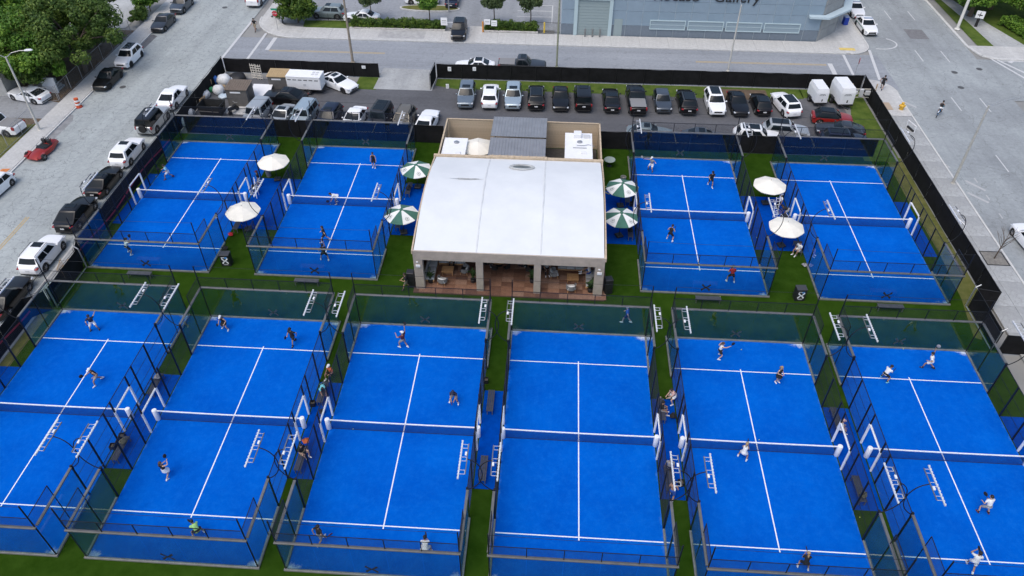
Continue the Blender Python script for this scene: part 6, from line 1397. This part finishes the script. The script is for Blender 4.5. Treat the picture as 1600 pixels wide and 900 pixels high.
tree('bright green shrub by the fence at the top of the left street pavement', -58.3, 68.3, 2.0, 1.5, 2.2, 1.3, 'bright', 5000, .15, 30, .7, 'shrub', .06); tree('dark shrub along the fence below the bright shrub', -58.1, 65.0, 1.0, .8, 2.2, .9, 'dark', 3500, .14, 24, .5, 'shrub', .05)
tree('bushy green tree at the top left junction hedge', -37.1, 65.9, 2.1, 2.6, 1.9, 1.7, 'hedge', 13000, .15, 60, .85, trunk=.1)
for k, (x, y, lf) in enumerate(((-27.4, 66.9, 'grey'), (-19.5, 66.3, 'bright'), (-11.0, 66.6, 'grey'), (-6.2, 66.8, 'grey'))):
    tree('small round street tree rising from the hedge, %s of four' % ('leftmost', 'second', 'third', 'rightmost')[k], x, y, 3.3, 1.35, 1.3, 1.35, lf, 5500, .13, 40, .55, 'street_tree', .07, 'small trees along the hedge')
def hedge(label, x0, x1, y, d=.9, h=1.35, leaf='hedge', dens=620, rz=0):
    t = thing('hedge', label, 'hedge', (x0, y, 0), rz, 'clipped hedges'); C = []; l = x1-x0; n = int(l/.35)
    for i in range(n):
        for z in (.3, .65, 1.0):
            for q in (-.3, .3): C.append(((i+.5)*l/n+rng.normal()*.1, q*d+rng.normal()*.08, z*h/1.35+rng.normal()*.08+.1*math.sin(i*.31+x0), .34*rng.uniform(.7, 1.2)))
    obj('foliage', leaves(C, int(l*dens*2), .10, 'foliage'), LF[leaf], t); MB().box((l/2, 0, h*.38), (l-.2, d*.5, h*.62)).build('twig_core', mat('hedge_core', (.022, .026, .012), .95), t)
hedge('clipped hedge left of the gateway along the far pavement', -29.6, -17.4, 65.0, dens=750); hedge('clipped hedge right of the gateway along the far pavement', -12.0, -5.3, 65.2, dens=750)
b = MB().box((0, 0, .12), (12.6, .35, .24)); tag(b.build('garden_edging', mat('edging', (.45, .44, .42), .9, var=.25, scale=3), None, (-23.5, 64.3, 0)), 'low crumbling edging in front of the left hedge', 'edging'); tag(MB().box((0, 0, .12), (7.0, .35, .24)).build('garden_edging', mat('edging', (.4, .4, .4)), None, (-8.6, 64.45, 0)), 'low edging in front of the right hedge', 'edging')
structure(MB().sheet([(-36, 64.3), (-29.6, 64.4), (-29.6, 67), (-36.4, 66.6)], .02).build('planting_bed', M['grass']))
t = thing('mesh_fence', 'dark mesh fence behind the planting bed at the corner', 'fence', (-34.8, 66.4, 0))
for k in range(4): MB().tube([(k*1.7, 0, 0), (k*1.7, 0, 1.1)], .03, 5).build('post', M['dark_metal'], t)
stuff(obj('wire_mesh', wiregrid(5.1, 1.0, .08, .004, 'wire_mesh'), M['wire'], t, (0, 0, .05)))
# planted island in the back car park
isl = [(-20.3+4.2*math.cos(a), 71.7+1.15*math.sin(a)) for a in np.linspace(0, 2*math.pi, 29)[:-1]]
structure(MB().prism(isl, -.02, .14).build('planted_island_kerb', M['concrete'])); structure(MB().sheet([(-20.3+(x+20.3)*.94, 71.7+(y-71.7)*.8) for x, y in isl], .145).build('planted_island_grass', M['dry_grass']))
tag(MB().tube([(0, 0, 0), (0, 0, 7)], [.09, .06], 8).add([], []).box((0, .5, 7), (.3, 1.0, .1)).build('car_park_lamp', M['steel'], None, (-17.5, 70.6, .1)), 'steel lamp post at the planted island in the back car park', 'street lamp')
for y in (67.9, 69.9, 71.9, 73.9): mark('bay_line', -8.2, y, -3.4, y+.05, .13, z=.012)
for y in (67.9, 73.9): mark('bay_line', -3.4, y-.2, -3.4, y+6, .13, z=.016) if y < 70 else None
mark('bay_line', -19, 67.2, -16, 67.3, .4, z=.012)
# street people silhouettes at the corner: parked scooters
for k, (u, v) in enumerate(((431, 27), (442, 36))):
    x, y = at(u, v); t = thing('motor_scooter', 'dark rental scooter at the top left junction, %s' % ('farther', 'nearer')[k], 'scooter', (x, y, .12), R(40+70*k), 'rental scooters')
    MB().bbox((0, 0, .18), (1.0, .2, .08), .02).build('deck', M['trim'], t); MB().tube([(.5, 0, .15), (.42, 0, 1.05)], .03, 6).build('stem', M['trim'], t); MB().tube([(.42, .25, 1.08), (.42, -.25, 1.08)], .02, 5).build('handlebar', M['trim'], t)
    for q in (-.5, .52): MB().lathe([(.11, -.03), (.11, .03)], 12, (q, 0, .11), 'y').build('wheel', M['tyre'], t)
# park on the right
PG = 'park trees at the top right'
for k, (x, y, cz, r, lf, d) in enumerate(((53.2, 74.2, 3.9, 3.3, 'bright', 'bright park tree behind the white pole and sign'), (59.6, 72.2, 4.0, 3.4, 'bright', 'bright green park tree at the top right'), (57.0, 77.0, 4.4, 3.8, 'dark', 'dark park tree in the middle of the park edge'), (64.5, 72.5, 4.2, 3.6, 'dark', 'dark park tree at the right edge'), (52.2, 80.5, 4.0, 3.0, 'dark', 'bushy park tree along the verge, farthest left'), (64, 82, 5, 4.0, 'dark', 'park tree at the back of the park'))):
    tree(d, x, y, cz, r, r, 2.6, lf, 12000, .17, 60, 1.05, group=PG)
hedge('bright hedge along the park path at the right edge', 56.6, 63.6, 71.8, 1.9, 1.5, 'bright', 800, R(-72)); hedge('dark hedge behind the bright hedge at the right edge', 58.8, 64.8, 71.0, 1.8, 1.4, 'dark', 700, R(-70))
t = thing('palm_tree', 'small palm behind the hedge at the right edge', 'tree', (59.3, 68.3, 0)); MB().tube([(0, 0, 0), (.05, 0, 1.3), (0, .05, 2.4)], [.13, .10, .08], 8).build('trunk', BARK, t)
for k in range(15):
    a = k*2.4; c, s = math.cos(a), math.sin(a); rows = []
    for i in range(8):
        f = i/7; d = 1.6*f; z = 2.4+.75*math.sin(f*2.5)-.5*f*f; w = .22*math.sin(math.pi*(f*.86+.1)); rows.append([(d*c-w*s, d*s+w*c, z-.08*f), (d*c, d*s, z), (d*c+w*s, d*s-w*c, z-.08*f)])
    MB().loft(rows, cap=False, closed=False).build('frond', LF['bright'], t)
t = thing('park_sign', 'white square sign on a dark post beside the park path', 'sign', (52.6, 70.6, 0), R(-25)); MB().box((0, 0, .6), (.35, .12, 1.2)).build('post', M['trim'], t); MB().box((0, -.02, 1.65), (1.0, .05, .95)).build('board', M['white'], t); MB().box((0, -.05, 1.65), (.08, .01, .6)).build('print', M['trim'], t); MB().box((0, -.05, 1.6), (.6, .01, .14)).build('print', M['trim'], t)
# bare street tree
t = thing('bare_tree', 'leafless young tree in a square pit on the right pavement', 'tree', (35.2, 21.2, .1)); trk = MB().tube([(0, 0, 0), (.05, .02, 1.0), (.1, 0, 2.0)], [.06, .05, .04], 7).build('trunk', BARK, t); br = MB()
for k in range(11):
    a = k*2.4; h0 = 1.0+.1*k; l = 1.3-.03*k; p = Vector((.05+.05*h0/2, 0, h0)); q = p+Vector((math.cos(a)*.45*l, math.sin(a)*.45*l, .75*l)); e = q+Vector((math.cos(a+.4)*.3, math.sin(a+.4)*.3, .5)); e2 = q+Vector((math.cos(a-.6)*.35, math.sin(a-.6)*.35, .35)); br.tube([p, q, e], [.025, .016, .006], 5); br.tube([q, e2], [.012, .005], 4)
br.build('branches', BARK, t); MB().box((0, 0, .005), (1.7, 1.7, .03)).build('tree_pit', mat('pit_soil', (.20, .19, .17), .9, var=.3), t)
pm = MB(); [pm.box((.9*s*(k == 0), .9*s*(k == 1), .02), (.08 if k == 0 else 1.88, 1.88 if k == 0 else .08, .05)) for s in (-1, 1) for k in (0, 1)]; pm.build('pit_frame', M['trim'], t)
# loose litter and dry leaves on the west verge
lf_ = leaves([(-57.9+rng.normal()*.3, 43+rng.random()*15, .05, .35) for _ in range(40)], 2500, .05, 'dry_leaves'); stuff(obj('dry_leaves', lf_, mat('leaf_litter', (.20, .13, .07), .9, var=.3, scale=3)))
